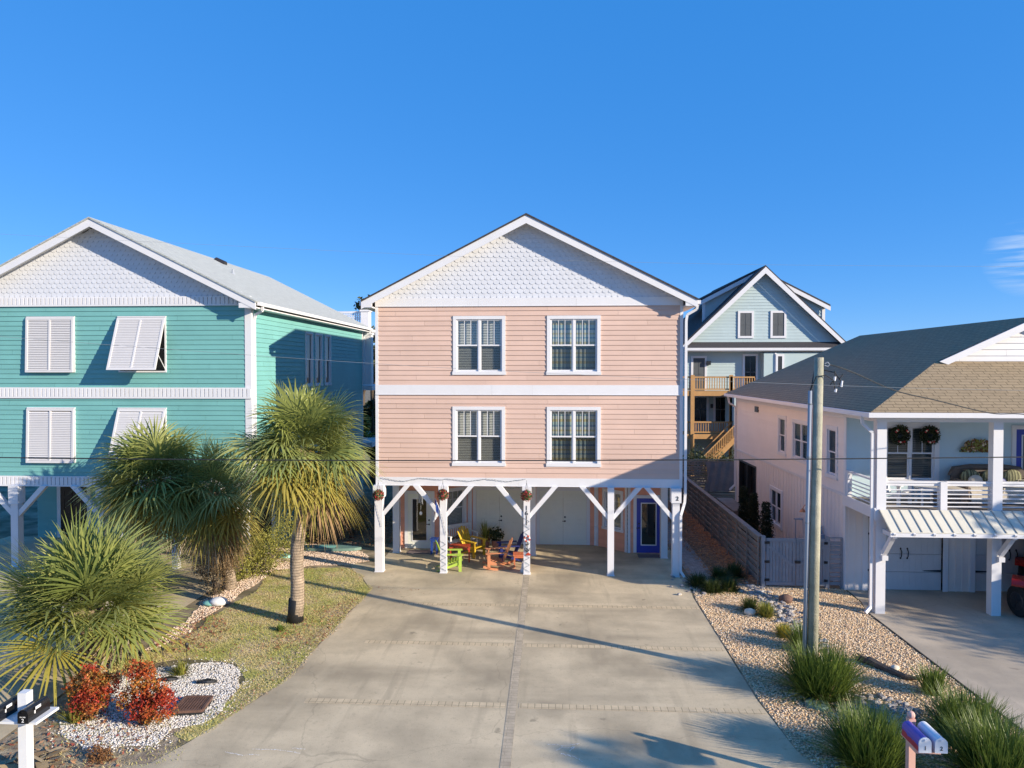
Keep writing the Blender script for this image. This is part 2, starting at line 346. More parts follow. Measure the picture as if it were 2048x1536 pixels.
def lap(mb, p0, p1, z0, z1, pitch=0.165, holes=(), clip=None, lip=0.023, board=3.7):
    """lapped boards, each a tilted strip with an underside, cut round the openings"""
    T = wallT(p0, p1); W = math.hypot(p1[0]-p0[0], p1[1]-p0[1]); old = mb.T; mb.T = T
    z = z0
    cuts = sorted(set([h[2] for h in holes]+[h[3] for h in holes]))
    k = 0
    while z < z1-1e-6:
        zt = min(z+pitch, z1); zs = [z]+[c for c in cuts if z+1e-4 < c < zt-1e-4]+[zt]
        dof = lambda zz: lip*(1-(zz-z)/pitch)+0.002
        for a, b in zip(zs[:-1], zs[1:]):
            zm = (a+b)/2; iv = [(0.0, W)]
            for h in holes:
                if h[2] < zm < h[3]:
                    nv = []
                    for s0, s1 in iv:
                        if h[0] > s0: nv.append((s0, min(s1, h[0])))
                        if h[1] < s1: nv.append((max(s0, h[1]), s1))
                    iv = [i for i in nv if i[1]-i[0] > 1e-3]
            for s0, s1 in iv:
                # split in boards
                off = (k*1.37) % board; xs = [s0]; x = off
                while x < s1:
                    if x > s0+0.3 and x < s1-0.3: xs.append(x)
                    x += board
                xs.append(s1)
                for xa, xb in zip(xs[:-1], xs[1:]):
                    g0 = 0.004 if xa > s0 else 0
                    ba, bb, ta, tb = xa+g0, xb, xa+g0, xb
                    if clip:
                        l0, r0 = clip(a); l1, r1 = clip(b)
                        ba, bb = max(ba, l0), min(bb, r0); ta, tb = max(ta, l1), min(tb, r1)
                        if bb-ba < 0.01: continue
                        if tb < ta: ta = tb = (ta+tb)/2
                    mb.add([(ba, dof(a), a), (bb, dof(a), a), (tb, dof(b), b), (ta, dof(b), b), (ba, 0, a), (bb, 0, a)], [(0,1,2,3), (4,5,1,0)])
        z = zt; k += 1
    mb.T = old
def vboards(mb, p0, p1, z0, z1, pitch=0.3, w=0.05, proud=0.018, holes=()):
    """flat board with vertical battens"""
    T = wallT(p0, p1); W = math.hypot(p1[0]-p0[0], p1[1]-p0[1]); old = mb.T; mb.T = T
    xs = sorted(set([0, W]+[h[0] for h in holes]+[h[1] for h in holes]))
    for a, b in zip(xs[:-1], xs[1:]):
        zz = sorted([(h[2], h[3]) for h in holes if h[0] <= (a+b)/2 <= h[1]]); c = z0
        for h0, h1 in zz+[(z1, z1)]:
            if h0 > c: mb.quad((a, 0.002, c), (b, 0.002, c), (b, 0.002, h0), (a, 0.002, h0))
            c = max(c, h1)
    x = pitch/2
    while x < W:
        c = z0
        for h0, h1 in sorted([(h[2], h[3]) for h in holes if h[0]-w < x < h[1]+w])+[(z1, z1)]:
            if h0-c > 0.02: mb.box((x-w/2, 0.0025, c), (x+w/2, proud, h0))
            c = max(c, h1)
        x += pitch
    mb.T = old
def text_mesh(txt, size, m, parent, loc, rot=(math.pi/2, 0, 0), depth=0.004, name='lettering', align='CENTER'):
    cu = bpy.data.curves.new('t', 'FONT'); cu.body = txt; cu.size = size; cu.extrude = depth; cu.align_x = align; cu.align_y = 'CENTER'; cu.offset = size*0.012
    o = bpy.data.objects.new('t', cu); C.objects.link(o)
    bpy.context.view_layer.update()
    me = bpy.data.meshes.new_from_object(o.evaluated_get(bpy.context.evaluated_depsgraph_get()))
    bpy.data.objects.remove(o); me.materials.clear(); me.materials.append(M[m])
    t = bpy.data.objects.new(name, me); C.objects.link(t); t.parent = parent; t.location = loc; t.rotation_euler = rot
    return t

# ------------------------------------------------------------------ windows
def window(parent, p0, p1, u0, u1, z0, z1, sashes=2, trim=0.11, fill='blind', muntins=2, trimmat='white_paint', sashmat='white_paint', depth=0.32, glass='glass', label=None, mun_rows=False, head=0.0):
    """trimmed opening u0..u1 x z0..z1 (outer edge of trim); the glazed hole is inside the trim"""
    T = wallT(p0, p1)
    a0, a1, b0, b1 = u0+trim, u1-trim, z0+trim, z1-trim
    f = MB(); f.T = T
    f.box((u0, 0, b1), (u1, 0.045, z1+head)); f.box((u0-0.02, 0, z0), (u1+0.02, 0.055, b0)); f.box((u0, 0, b0), (a0, 0.042, b1)); f.box((a1, 0, b0), (u1, 0.042, b1))
    # jamb lining
    f.box((a0, -depth, b0), (a0+0.008, 0, b1)); f.box((a1-0.008, -depth, b0), (a1, 0, b1)); f.box((a0+.008, -depth, b1-.008), (a1-.008, 0, b1)); f.box((a0+.008, -depth, b0), (a1-.008, 0, b0+.008))
    win = f.build('window', trimmat, parent)
    if label: win['label'] = label
    s = MB(); s.T = T; g = MB(); g.T = T; bl = MB(); bl.T = T; cu = MB(); cu.T = T
    W = (a1-a0)/sashes; zm = (b0+b1)/2
    for i in range(sashes):
        x0 = a0+W*i+(0.025 if i else 0.01); x1 = a0+W*(i+1)-(0.025 if i < sashes-1 else 0.01); fw = 0.045
        for (c0, c1, dd) in ((b0+.01, zm+.02, -0.03), (zm-.02, b1-.01, -0.005)):
            d1 = dd; d0 = dd-0.03
            s.box((x0, d0, c0), (x0+fw, d1, c1)); s.box((x1-fw, d0, c0), (x1, d1, c1)); s.box((x0+fw, d0, c0), (x1-fw, d1, c0+fw)); s.box((x0+fw, d0, c1-fw*.8), (x1-fw, d1, c1))
            g.quad((x0+fw, d0+.012, c0+fw), (x1-fw, d0+.012, c0+fw), (x1-fw, d0+.012, c1-fw*.8), (x0+fw, d0+.012, c1-fw*.8))
        if muntins:
            for k in range(muntins):
                xx = x0+fw+(x1-x0-2*fw)*(k+1)/(muntins+1); s.box((xx-.009, -.03, zm+.025), (xx+.009, -.006, b1-.046))
            if mun_rows:
                zz = (zm+b1)/2; s.box((x0+fw, -.031, zz-.009), (x1-fw, -.007, zz+.009))
        if i < sashes-1: s.box((a0+W*(i+1)-.03, -.05, b0), (a0+W*(i+1)+.03, .012, b1))
        if fill == 'blind':
            z = b0+0.03
            while z < b1-.03:
                bl.add([(x0+.03, -.125, z+.022), (x1-.03, -.125, z+.022), (x1-.03, -.095, z-.016), (x0+.03, -.095, z-.016)], [(0,1,2,3)]); z += 0.055
            bl.box((x0+.03, -.16, b1-.06), (x1-.03, -.1, b1-.01))
        if fill == 'curtain':
            n = 26; vs = []; ww = (x1-x0)*0.93
            for k in range(n+1):
                xx = x0+.01+ww*k/n; dd = -.13+.020*math.sin(k*1.15)+.008*math.sin(k*.45)
                vs += [(xx, dd, b0+.02), (xx, dd, b1-.02)]
            cu.add(vs, [(2*k, 2*k+2, 2*k+3, 2*k+1) for k in range(n)])
    s.build('sash', sashmat, win); g.build('pane', glass, win)
    if fill in ('blind', 'curtain') and sashes == 2 and trim == .11:
        for i in range(sashes):
            k = MB(); k.T = T; x0 = a0+W*i+(0.025 if i else 0.01); x1 = a0+W*(i+1)-(0.025 if i < sashes-1 else 0.01); k.quad((x0+.045, -.033, b0+.055), (x1-.045, -.033, b0+.055), (x1-.045, -.033, zm-.02), (x0+.045, -.033, zm-.02)); k.build('insect_screen', 'glass_screen', win)
    if fill == 'blind': bl.build('blind', 'blind', win)
    if fill == 'curtain': cu.build('curtain', 'striped_curtain', win)
    r = MB(); r.T = T
    r.box((a0+.009, -depth-.01, b0+.009), (a1-.009, -depth, b1-.009)); r.build('window_reveal', 'room_grey' if fill != 'dark' else 'dark_interior', win)
    return win
def hole(u0, u1, z0, z1, t=0.11): return (u0+t-.004, u1-t+.004, z0+t-.004, z1-t+.004)
def rake_roof(parent, xl, xr, xm, ze, zr, yf, yb, roofmat, thick=0.05, fascia=0.24, name='roof'):
    """gable roof running along Y with barge boards at the front"""
    r = MB()
    for x in (xl, xr):
        n = V((-(zr-ze), 0, (xm-xl))).normalized()*thick if x == xl else V(((zr-ze), 0, (xr-xm))).normalized()*thick
        a, b, c, d = V((x, yf-.03, ze)), V((xm, yf-.03, zr)), V((xm, yb+.03, zr)), V((x, yb+.03, ze))
        vs = [a, b, c, d, a+n, b+V((0, 0, thick*1.12)), c+V((0, 0, thick*1.12)), d+n]
        r.add(vs, [(0,1,2,3), (7,6,5,4), (0,4,5,1), (1,5,6,2), (2,6,7,3), (3,7,4,0)] if x == xl else [(3,2,1,0), (4,5,6,7), (1,5,4,0), (2,6,5,1), (3,7,6,2), (0,4,7,3)])
    ro = r.build(name, roofmat, parent)
    f = MB()
    for (yy, yo) in ((yf, 0.03), (yb, -0.03)):
        for x in (xl, xr):
            s = (zr-ze)/(xm-x); xm2 = xm
            f.prism([(x, yy, ze-.004), (xm2, yy, zr-.004), (xm2, yy, zr-fascia*1.1), (x, yy, ze-fascia)], (0, yo, 0))
    f.build('barge_board', 'white_paint', parent)
    so = MB()
    for x in (xl, xr):
        so.quad((x, yf+.03, ze-.06), (xm, yf+.03, zr-.06), (xm, yb-.03, zr-.06), (x, yb-.03, ze-.06))
    so.build('soffit', 'white_soffit', parent)
    return ro
def scallops(mb, xl, xr, xm, z0, zr, y, px=0.20, pz=0.15):
    """fish-scale shingles on a triangular gable"""
    sl = (zr-z0)/(xm-xl); k = 0; z = z0
    while z < zr-.05:
        wl = xl+(z-z0)/sl; wr = xr-(z-z0)/sl
        x = xm-math.ceil((xm-wl)/px)*px+(px/2 if k % 2 else 0)-px
        while x < wr:
            l, r = max(x, wl), min(x+px, wr)
            if r-l > 0.03:
                cx = x+px/2; zt = z+pz*1.02
                tl = max(l, xl+(zt-z0)/sl-.02); tr = min(r, xr-(zt-z0)/sl+.02)
                if tr > tl:
                    pts = []
                    n = 6
                    for i in range(n+1):
                        a = math.pi*(1+i/n); xx = cx+px/2*.97*math.cos(a); zz = z+.055+.070*math.sin(a)
                        pts.append((min(max(xx, l), r), zz))
                    zc = z+.055
                    dd = lambda zz: 0.013*(1-(zz-(z-.03))/(pz+.03))+.003
                    vs = [(px_, y-dd(pz_), pz_) for px_, pz_ in pts]+[(tr, y-.003, zt), (tl, y-.003, zt)]
                    nn = len(vs); vs += [(px_, y, pz_) for px_, pz_ in pts]
                    mb.add(vs, [tuple(range(nn))]+[(i+1, i, nn+i, nn+i+1) for i in range(n)])
            x += px
        z += pz; k += 1
def downspout(parent, pts, r=0.04, name='downspout'):
    m = MB()
    for a, b in zip(pts[:-1], pts[1:]): m.bar(a, b, r*2, r*1.6, up=(0, -1, 0.01))
    return m.build(name, 'white_paint', parent)
exec_parts = []
# ================================================================== PINK HOUSE
def square_post(parent, x, y, w, z0, z1, m='white_paint', cap=None, name='post'):
    b = MB(); b.box((x-w/2, y-w/2, z0), (x+w/2, y+w/2, z1))
    b.box((x-w/2-.02, y-w/2-.02, z0), (x+w/2+.02, y+w/2+.02, z0+.03))
    if cap: b.box((x-w/2-.045, y-w/2-.045, z1-cap), (x+w/2+.045, y+w/2+.045, z1-.001))
    return b.build(name, m, parent)
def brace(parent, x, y, z, s, L=0.92, w=0.14, zt=2.93):
    b = MB(); h = zt-z; t = w*1.4
    b.add([(x, y-w/2, z), (x+s*L, y-w/2, zt), (x+s*(L-t), y-w/2, zt), (x, y-w/2, z+t), (x, y+w/2, z), (x+s*L, y+w/2, zt), (x+s*(L-t), y+w/2, zt), (x, y+w/2, z+t)],
          [(0,1,2,3), (7,6,5,4), (0,4,5,1), (1,5,6,2), (2,6,7,3), (3,7,4,0)])
    return b.build('brace', 'white_paint', parent)
def panel_door(parent, T, u0, u1, z0, z1, m, name='door', panels=True, glass=None, lite_frame='white_paint'):
    d = MB(); d.T = T; th = 0.03
    def slab(a, b):
        w = b-a
        if glass:
            fw = 0.16
            d.box((a, 0.01, z0), (a+fw, .05, z1)); d.box((b-fw, .01, z0), (b, .05, z1)); d.box((a+fw, .01, z0), (b-fw, .05, z0+.28)); d.box((a+fw, .01, z1-.17), (b-fw, .05, z1))
        else:
            d.box((a, .01, z0), (b, .04, z1))
            if panels:
                cols = [(a+w*.13, a+w*.45), (a+w*.55, a+w*.87)]
                h = z1-z0
                for c0, c1 in cols:
                    for r0, r1 in ((.09, .40), (.46, .76), (.81, .93)):
                        q0, q1 = z0+h*r0, z0+h*r1
                        d.box((c0, .0405, q0), (c0+.02, .052, q1)); d.box((c1-.02, .0405, q0), (c1, .052, q1)); d.box((c0+.02, .0405, q0), (c1-.02, .052, q0+.02)); d.box((c0+.02, .0405, q1-.02), (c1-.02, .052, q1))
                        d.box((c0+.05, .0405, q0+.05), (c1-.05, .049, q1-.05))
    slab(u0, u1)
    o = d.build(name, m, parent)
    if glass:
        g = MB(); g.T = T; g.quad((u0+.19, .03, z0+.31), (u1-.19, .03, z0+.31), (u1-.19, .03, z1-.2), (u0+.19, .03, z1-.2)); g.build('pane', 'glass_dark', o)
        k = MB(); k.T = T; k.quad((u0+.16, -.08, z0+.28), (u1-.16, -.08, z0+.28), (u1-.16, -.08, z1-.17), (u0+.16, -.08, z1-.17)); k.build('door_backing', 'dark_interior', o)
        l = MB(); l.T = T; A, B, c0, c1 = u0+.15, u1-.15, z0+.27, z1-.16
        l.box((A, .0505, c0), (A+.035, .062, c1)); l.box((B-.035, .0505, c0), (B, .062, c1)); l.box((A+.035, .0505, c0), (B-.035, .062, c0+.035)); l.box((A+.035, .0505, c1-.035), (B-.035, .062, c1)); l.build('lite_frame', lite_frame, o)
    return o
def casing(parent, T, u0, u1, z0, z1, w=0.12, m='white_paint', name='door_casing'):
    c = MB(); c.T = T
    c.box((u0-w, .002, z0), (u0-.004, .056, z1+w)); c.box((u1+.004, .002, z0), (u1+w, .056, z1+w)); c.box((u0-.004, .002, z1+.004), (u1+.004, .056, z1+w)); return c.build(name, m, parent)
def knobs(door, T, u, z, m='black_trim'):
    k = MB(); o = T(u, .075, z); q = T(u, .05, z)
    for zz in (0, .16): k.ball(V(o)+V((0,0,zz)), .033, 8, 5)
    a = T(u, .085, z); b = T(u-.1, .085, z); k.bar(a, b, .018, .02); k.build('door_handle', m, door)

ph = tag(empty('pink_house', (0,0,0)), 'pink sided duplex on white posts with a scalloped gable, number 1611, in the middle', 'house')
P0, P1 = (-5.81, 22.7), (4.37, 22.7); X0 = P0[0]
wins = []
for (a, b, z0, z1, fill, lb) in ((-3.2, -1.45, 6.64, 8.60, 'blind', 'upper left twin window with blinds'), (-.07, 1.70, 6.64, 8.60, 'curtain', 'upper right twin window with striped curtains'),
                            (-3.22, -1.46, 3.59, 5.58, 'blind', 'lower left twin window with blinds'), (-.07, 1.71, 3.59, 5.58, 'curtain', 'lower right twin window with striped curtains')):
    wins.append((a-X0, b-X0, z0, z1, fill, lb))
hs = [hole(*w[:4]) for w in wins]
w_ = MB(); lap(w_, P0, P1, 3.2, 5.98, holes=hs); lap(w_, P0, P1, 6.3, 8.93, holes=hs)
w_.build('front_wall', 'pink_siding', ph)
s_ = MB()
lap(s_, (4.37, 22.7), (4.37, 36.3), 2.93, 8.95); lap(s_, (-5.81, 36.3), (-5.81, 22.7), 2.93, 8.95); lap(s_, (4.37, 36.3), (-5.81, 36.3), 0, 8.95)
lap(s_, (4.37, 25.6), (4.37, 36.3), 0, 2.93); lap(s_, (-5.81, 36.3), (-5.81, 25.7), 0, 2.93); s_.build('side_wall', 'pink_siding', ph)
for w in wins: window(ph, P0, P1, w[0], w[1], w[2], w[3], fill=w[4], label=w[5])
t = MB()
for z0, z1 in ((8.93, 9.2), (5.98, 6.3), (2.93, 3.2)):
    xs = [-5.83, -2.35, 0.9, 4.385] if z0 > 8 else [-5.83, -1.9, -.55, 4.385] if z0 > 5 else [-5.83, -1.0, 1.7, 4.385]
    for a, b in zip(xs[:-1], xs[1:]): t.box((a+.003, 22.66, z0), (b, 22.7, z1))
    t.box((-5.82, 22.645, z0-.012), (4.38, 22.69, z0-.0005) if z0 < 3 else (4.38, 22.665, z0-.0005))
t.build('band_board', 'white_paint', ph)
t = MB()
for x in (-5.83, 4.29): t.box((x, 22.672, 3.2), (x+.1, 22.705, 5.967)); t.box((x, 22.672, 6.3), (x+.1, 22.705, 8.917))
for x in (-5.835, 4.37): t.box((x, 22.705, 2.93), (x+.025, 22.82, 8.93))
t.build('corner_board', 'white_paint', ph)
g = MB(); g.quad((-5.95, 22.705, 9.1), (4.5, 22.705, 9.1), (-.75, 22.705, 11.72)); scallops(g, -5.85, 4.35, -.75, 9.2, 11.72, 22.70); g.build('gable', 'scallop_white', ph)
g = MB(); g.quad((4.5, 36.3, 8.95), (-5.95, 36.3, 8.95), (-.75, 36.3, 11.7)); g.build('rear_gable', 'white_paint', ph)
rake_roof(ph, -6.2, 4.78, -.75, 9.05, 11.84, 22.28, 36.7, 'roof_dark')
t = MB()
for x0, x1 in ((-6.19, -5.84), (4.39, 4.77)):
    t.box((x0, 22.3, 8.86), (x1, 36.6, 8.90)); t.box((x0, 22.29, 8.87), (x1, 22.34, 9.03))
t.build('eave_return', 'white_paint', ph)
t = MB()
for x in (-6.27, 4.79): t.box((x, 22.32, 8.93), (x+.09, 36.6, 9.05))
gt = t.build('gutter', 'white_paint', ph)
downspout(ph, [(4.83, 22.55, 8.93), (4.80, 22.57, 8.78), (4.50, 22.60, 8.60), (4.47, 22.60, 8.4), (4.47, 22.6, 2.75), (4.45, 22.6, 2.45), (4.3, 22.46, 2.05), (4.3, 22.46, .22), (4.42, 22.4, .05)])
# carport level
T0 = wallT((0, 0), (1, 0))
cl = MB(); cl.box((-5.8, 22.72, 2.935), (4.36, 36.2, 2.975))
for k in range(24): cl.box((-5.8+.43*k, 22.75, 2.922), (-5.8+.43*k+.012, 26.3, 2.934))
cl.build('carport_ceiling', 'white_soffit', ph)
poly = [(-5.81, 25.62), (-4.05, 25.62), (-3.1, 26.45), (1.85, 26.45), (2.92, 25.45), (4.37, 25.45)]
lw = MB()
doors = {0: [(0.46, 1.36, 0.03, 2.10)], 2: [(0.28, 2.08, 0.03, 2.12), (2.75, 4.55, 0.03, 2.12)], 4: [(0.33, 1.21, 0.03, 2.05)]}
awin = {1: (0.12, 1.10, 0.72, 2.28), 3: (0.30, 1.28, 0.72, 2.28)}
for i, (a, b) in enumerate(zip(poly[:-1], poly[1:])):
    hh = [(d[0], d[1], d[2], d[3]) for d in doors.get(i, [])]
    if i in awin: hh.append(hole(*awin[i], t=.10))
    lap(lw, a, b, 0.0, 2.922, pitch=.15, holes=hh)
lw.build('carport_wall', 'orange_siding', ph)
tr = MB()
for a, b in zip(poly[:-1], poly[1:]):
    tr.T = wallT(a, b); L_ = math.hypot(b[0]-a[0], b[1]-a[1])
    tr.box((0, .021, 0), (.1, .045, 2.92)); tr.box((L_-.1, .021, 0), (L_, .045, 2.92)); tr.box((.1, .021, 2.62 if True else 0), (L_-.1, .040, 2.74))
tr.build('corner_board', 'white_paint', ph)
for i in (0, 4):
    T = wallT(poly[i], poly[i+1]); d = doors[i][0]
    dd = panel_door(ph, T, d[0], d[1], d[2], d[3], 'door_cream' if i == 0 else 'door_blue', 'front_door', glass=True)
    dd['label'] = 'cream glazed front door' if i == 0 else 'bright blue glazed front door'
    casing(dd, T, *d); knobs(dd, T, d[1]-.08 if i == 0 else d[0]+.08, 0.95)
T = wallT(poly[2], poly[3])
for d in doors[2]:
    m_ = (d[0]+d[1])/2; dd = panel_door(ph, T, d[0], m_-.003, d[2], d[3], 'door_cream', 'double_door')
    de = panel_door(ph, T, m_+.003, d[1], d[2], d[3], 'door_cream', 'double_door'); casing(dd, T, *d, w=.14); knobs(de, T, m_+.07, .95)
for i in awin: window(ph, poly[i], poly[i+1], *awin[i], sashes=1, trim=.10, fill='blind', mun_rows=True, depth=.25)
t = MB(); t.T = T; t.box((4.85, .03, .55), (5.0, .10, .75)); t.build('outlet_box', 'white_paint', ph)
FX = [-5.70, -3.52, -.73, 2.04, 4.16]
for i, x in enumerate(FX):
    w = .27 if i == 0 else .21
    if i == 4: w = .23
    p = square_post(ph, x, 22.62 if i else 22.66, w, 0, 2.928, cap=.48 if i == 4 else (.4 if i in (0, 1, 2) else None))
    if i > 0: brace(p, x-w/2-.001, 22.62, 1.86, -1)
    if i < 4: brace(p, x+w/2+.001, 22.62, 1.86, 1)
    if i == 2:
        for k, ch in enumerate('1611'): text_mesh(ch, .21, 'black_trim', p, (x-.01, 22.508, 2.22-k*.165), name='house_number')
    if i == 4: text_mesh('2', .19, 'black_trim', p, (x+.03, 22.45, 2.60), name='house_number')
for x, y in ((-5.66, 25.05), (-.60, 24.95), (4.15, 24.85)): square_post(ph, x, y, .24, 0, 2.92, name='rear_post')
t = MB(); t.box((-5.6, 24.9, 2.70), (4.25, 25.05, 2.921)); t.build('carport_beam', 'white_paint', ph)
# decorations on the centre post (ring buoy with rope, small boat plaque)
rb = tag(empty('ring_buoy', (-.72, 22.48, 1.22)), 'small red and white ring buoy hung on the post marked 1611', 'decoration')
def torus_arc(c, R, r, a0, a1, n=8, k=6):
    m = MB(); m.tube([V(c)+V((R*math.cos(a0+(a1-a0)*i/n), 0, R*math.sin(a0+(a1-a0)*i/n))) for i in range(n+1)], r, k); return m
for q in range(8):
    torus_arc((0, 0, 0), .085, .028, q*math.pi/4, (q+1)*math.pi/4-.01).build('ring_section', 'paint_red' if q % 2 else 'paint_white', rb)
an = MB(); an.bar((0,0,-.10), (0,0,-.42), .03, .02); an.bar((-.06,0,-.2), (.06,0,-.2), .025, .02); an.tube([(-.09, 0, -.32), (-.05, 0, -.41), (0, 0, -.44), (.05, 0, -.41), (.09, 0, -.32)], .014, 5); an.build('hanging_anchor', 'wire_black', rb)
pl = MB(); pl.box((-.76, 22.485, .66), (-.60, 22.512, .695)); pl.prism([(-.75, 22.49, .70), (-.61, 22.49, .70), (-.68, 22.49, .76)], (0, .018, 0)); tag(pl.build('boat_plaque', 'paint_red'), 'tiny dark red boat shaped plaque low on the post marked 1611', 'decoration')
# string of unlit lights along the band and down the posts
def garland(name, pts, label, r=.008, amp=.012, seed=1, bulbs=True):
    rnd = random.Random(seed); out = []; root = empty(name, pts[0])
    for a, b in zip(pts[:-1], pts[1:]):
        a = V(a); b = V(b); n = max(3, int((b-a).length/.05))
        for i in range(n):
            q = a.lerp(b, i/n)-V(pts[0]); out.append(q+V((rnd.uniform(-amp, amp), rnd.uniform(-.006, 0), rnd.uniform(-amp, amp))))
    out.append(V(pts[-1])-V(pts[0]))
    m = MB(); m.tube(out, [r*.55 if k_ % 2 else r*1.5 for k_ in range(len(out))], 5); m.build('light_cord', 'wire_grey', root)
    return tag(root, label, 'string lights', 'string lights on the pink house')
yb = 22.63
garland('string_lights', [(-5.6, yb, 3.17), (-4.9, yb, 3.06), (-4.3, yb, 3.17), (-3.6, yb, 3.12), (-3.45, yb, 3.17), (-2.7, yb, 3.08), (-2.1, yb, 3.16), (-1.4, yb, 3.09), (-.78, yb, 3.17)], 'thin string of small lights draped along the white band under the pink siding')
def wrap(x, y, w, z0, z1, n, label, seed):
    pts = []
    for i in range(n+1):
        z = z1+(z0-z1)*i/n; pts.append((x+(w/2+.0)*(1 if i % 2 else -1)*.92, y-w/2-.012, z))
    garland('string_lights', pts, label, r=.006, seed=seed, amp=.006)
wrap(-.73, 22.62, .21, .1, 1.9, 15, 'string lights zigzagging down the post marked 1611', 3)
wrap(-3.52, 22.62, .21, .1, 1.1, 9, 'string lights wrapped low round the second post from the left of the pink house', 4)
garland('string_lights', [(-3.56, 22.49, 2.0), (-3.42, 22.49, 1.3)], 'short loose string of lights on the upper half of the second post', seed=7, r=.006)
garland('string_lights', [(-5.78, 22.5, 2.35), (-5.6, 22.5, 1.55)], 'short loose string of lights on the leftmost post of the pink house', seed=8, r=.006)
garland('string_lights', [(-2.9, 24.88, 2.62), (-2.0, 24.88, 2.50), (-1.3, 24.88, 2.47), (-.7, 24.88, 2.55)], 'sagging string lights under the carport beam before the cream double doors', seed=9, r=.006)
# hanging flower baskets, flag, wind chime, door mats
def basket(x, y, z, label, first=[None]):
    r = empty('hanging_basket', (x, y, z)); rnd = random.Random(int(x*100))
    if first[0] is None:
        h = MB()
        for k in range(3):
            a = k*2.09; h.tube([(.11*math.cos(a), .11*math.sin(a), 0), (0, 0, .42)], .004, 4)
        h.tube([(0,0,.42), (0,0,.5)], .004, 4)
        b = MB(); b.ball((0,0,-.04), .12, 10, 6, .03, (1,1,.8))
        def tufts(n, rad, s, seed):
            m = MB(); rd = random.Random(seed)
            for i in range(n):
                d = V((rd.gauss(0,1), rd.gauss(0,1), rd.gauss(0,1))).normalized(); c = d*rad*rd.uniform(.75, 1.05); c.z *= .95
                u = V((rd.gauss(0,1), rd.gauss(0,1), rd.gauss(0,1))).normalized()*s; w = d.cross(u).normalized()*s*.6
                m.quad(c-u, c+w, c+u, c-w)
            return m
        first[0] = [h.build('hanger', 'wire_black', r), b.build('basket_pot', 'mulch', r), tufts(260, .18, .038, 1).build('foliage', 'basket_leaf', r), tufts(150, .20, .034, 2).build('flowers', 'flower_red', r)]
    else:
        for c in first[0]:
            d = c.copy(); C.objects.link(d); d.parent = r
    r.rotation_euler.z = rnd.uniform(0, 6)
    return tag(r, label, 'hanging basket', 'hanging flower baskets on the carport posts')
basket(-.73, 22.33, 2.68, 'hanging basket of red flowers at the top of the post marked 1611')
basket(-3.50, 22.33, 2.68, 'hanging basket of red flowers above the draped flag on the second post')
basket(-5.66, 22.33, 2.65, 'hanging basket of red flowers beside the tall palm, on the leftmost pink house post')
fl = tag(empty('garden_flag', (-3.72, 22.45, 2.45)), 'limp blue and white flag hanging on a stick from the second carport post', 'flag')
m = MB(); m.tube([(.12, .0, -.35), (-.05, -.05, .1)], .012, 6); m.build('stick', 'paint_white', fl)
def cloth(pts0, pts1, n, amp):
    m = MB(); vs = []
    for i in range(n+1):
        t_ = i/n; a = V(pts0[0]).lerp(V(pts0[1]), t_); b = V(pts1[0]).lerp(V(pts1[1]), t_); o_ = V((0, amp*math.sin(i*2.1), 0)); vs += [a+o_, b+o_*1.4]
    m.add(vs, [(2*i, 2*i+2, 2*i+3, 2*i+1) for i in range(n)]); return m
cloth([(-.06, -.05, .08), (.06, -.02, -.16)], [(-.02, -.05, -.35), (.05, -.02, -.45)], 6, .015).build('blue_field', 'paint_blue', fl)
cloth([(-.03, -.05, -.36), (.05, -.02, -.46)], [(-.10, -.05, -.70), (.03, -.02, -.52)], 6, .015).build('pale_stripes', 'paint_white', fl)
wc = tag(empty('wind_chime', (-4.4, 23.2, 2.62)), 'copper topped wind chime hanging in the carport before the cream front door', 'wind chime')
m = MB(); m.tube([(0,0,.3), (0,0,0)], .004, 4); m.tube([(0,0,.02), (0,0,-.02)], [.04, .13], 10); m.build('cap', 'copper', wc)
for k in range(6):
    m = MB(); a = k*1.047; m.cyl((.07*math.cos(a), .07*math.sin(a), -.04), (.07*math.cos(a), .07*math.sin(a), -.45+.02*k), .011, 6); m.build('chime_tube', 'conduit_grey', wc)
m = MB(); m.tube([(0,0,-.02), (0,0,-.72)], .003, 4); m.ball((0,0,-.75), .05, 8, 6, 0, (1,.3,1.3)); m.build('clapper', 'paint_white', wc)
m = MB(); m.box((-5.25, 24.85, .012), (-4.35, 25.35, .03)); tag(m.build('door_mat', 'mat_grey'), 'dark door mat before the cream front door of the pink house', 'door mat')
m = MB(); m.box((3.25, 24.75, .012), (4.05, 25.2, .03)); tag(m.build('door_mat', 'mat_grey'), 'grey door mat before the blue front door of the pink house', 'door mat')

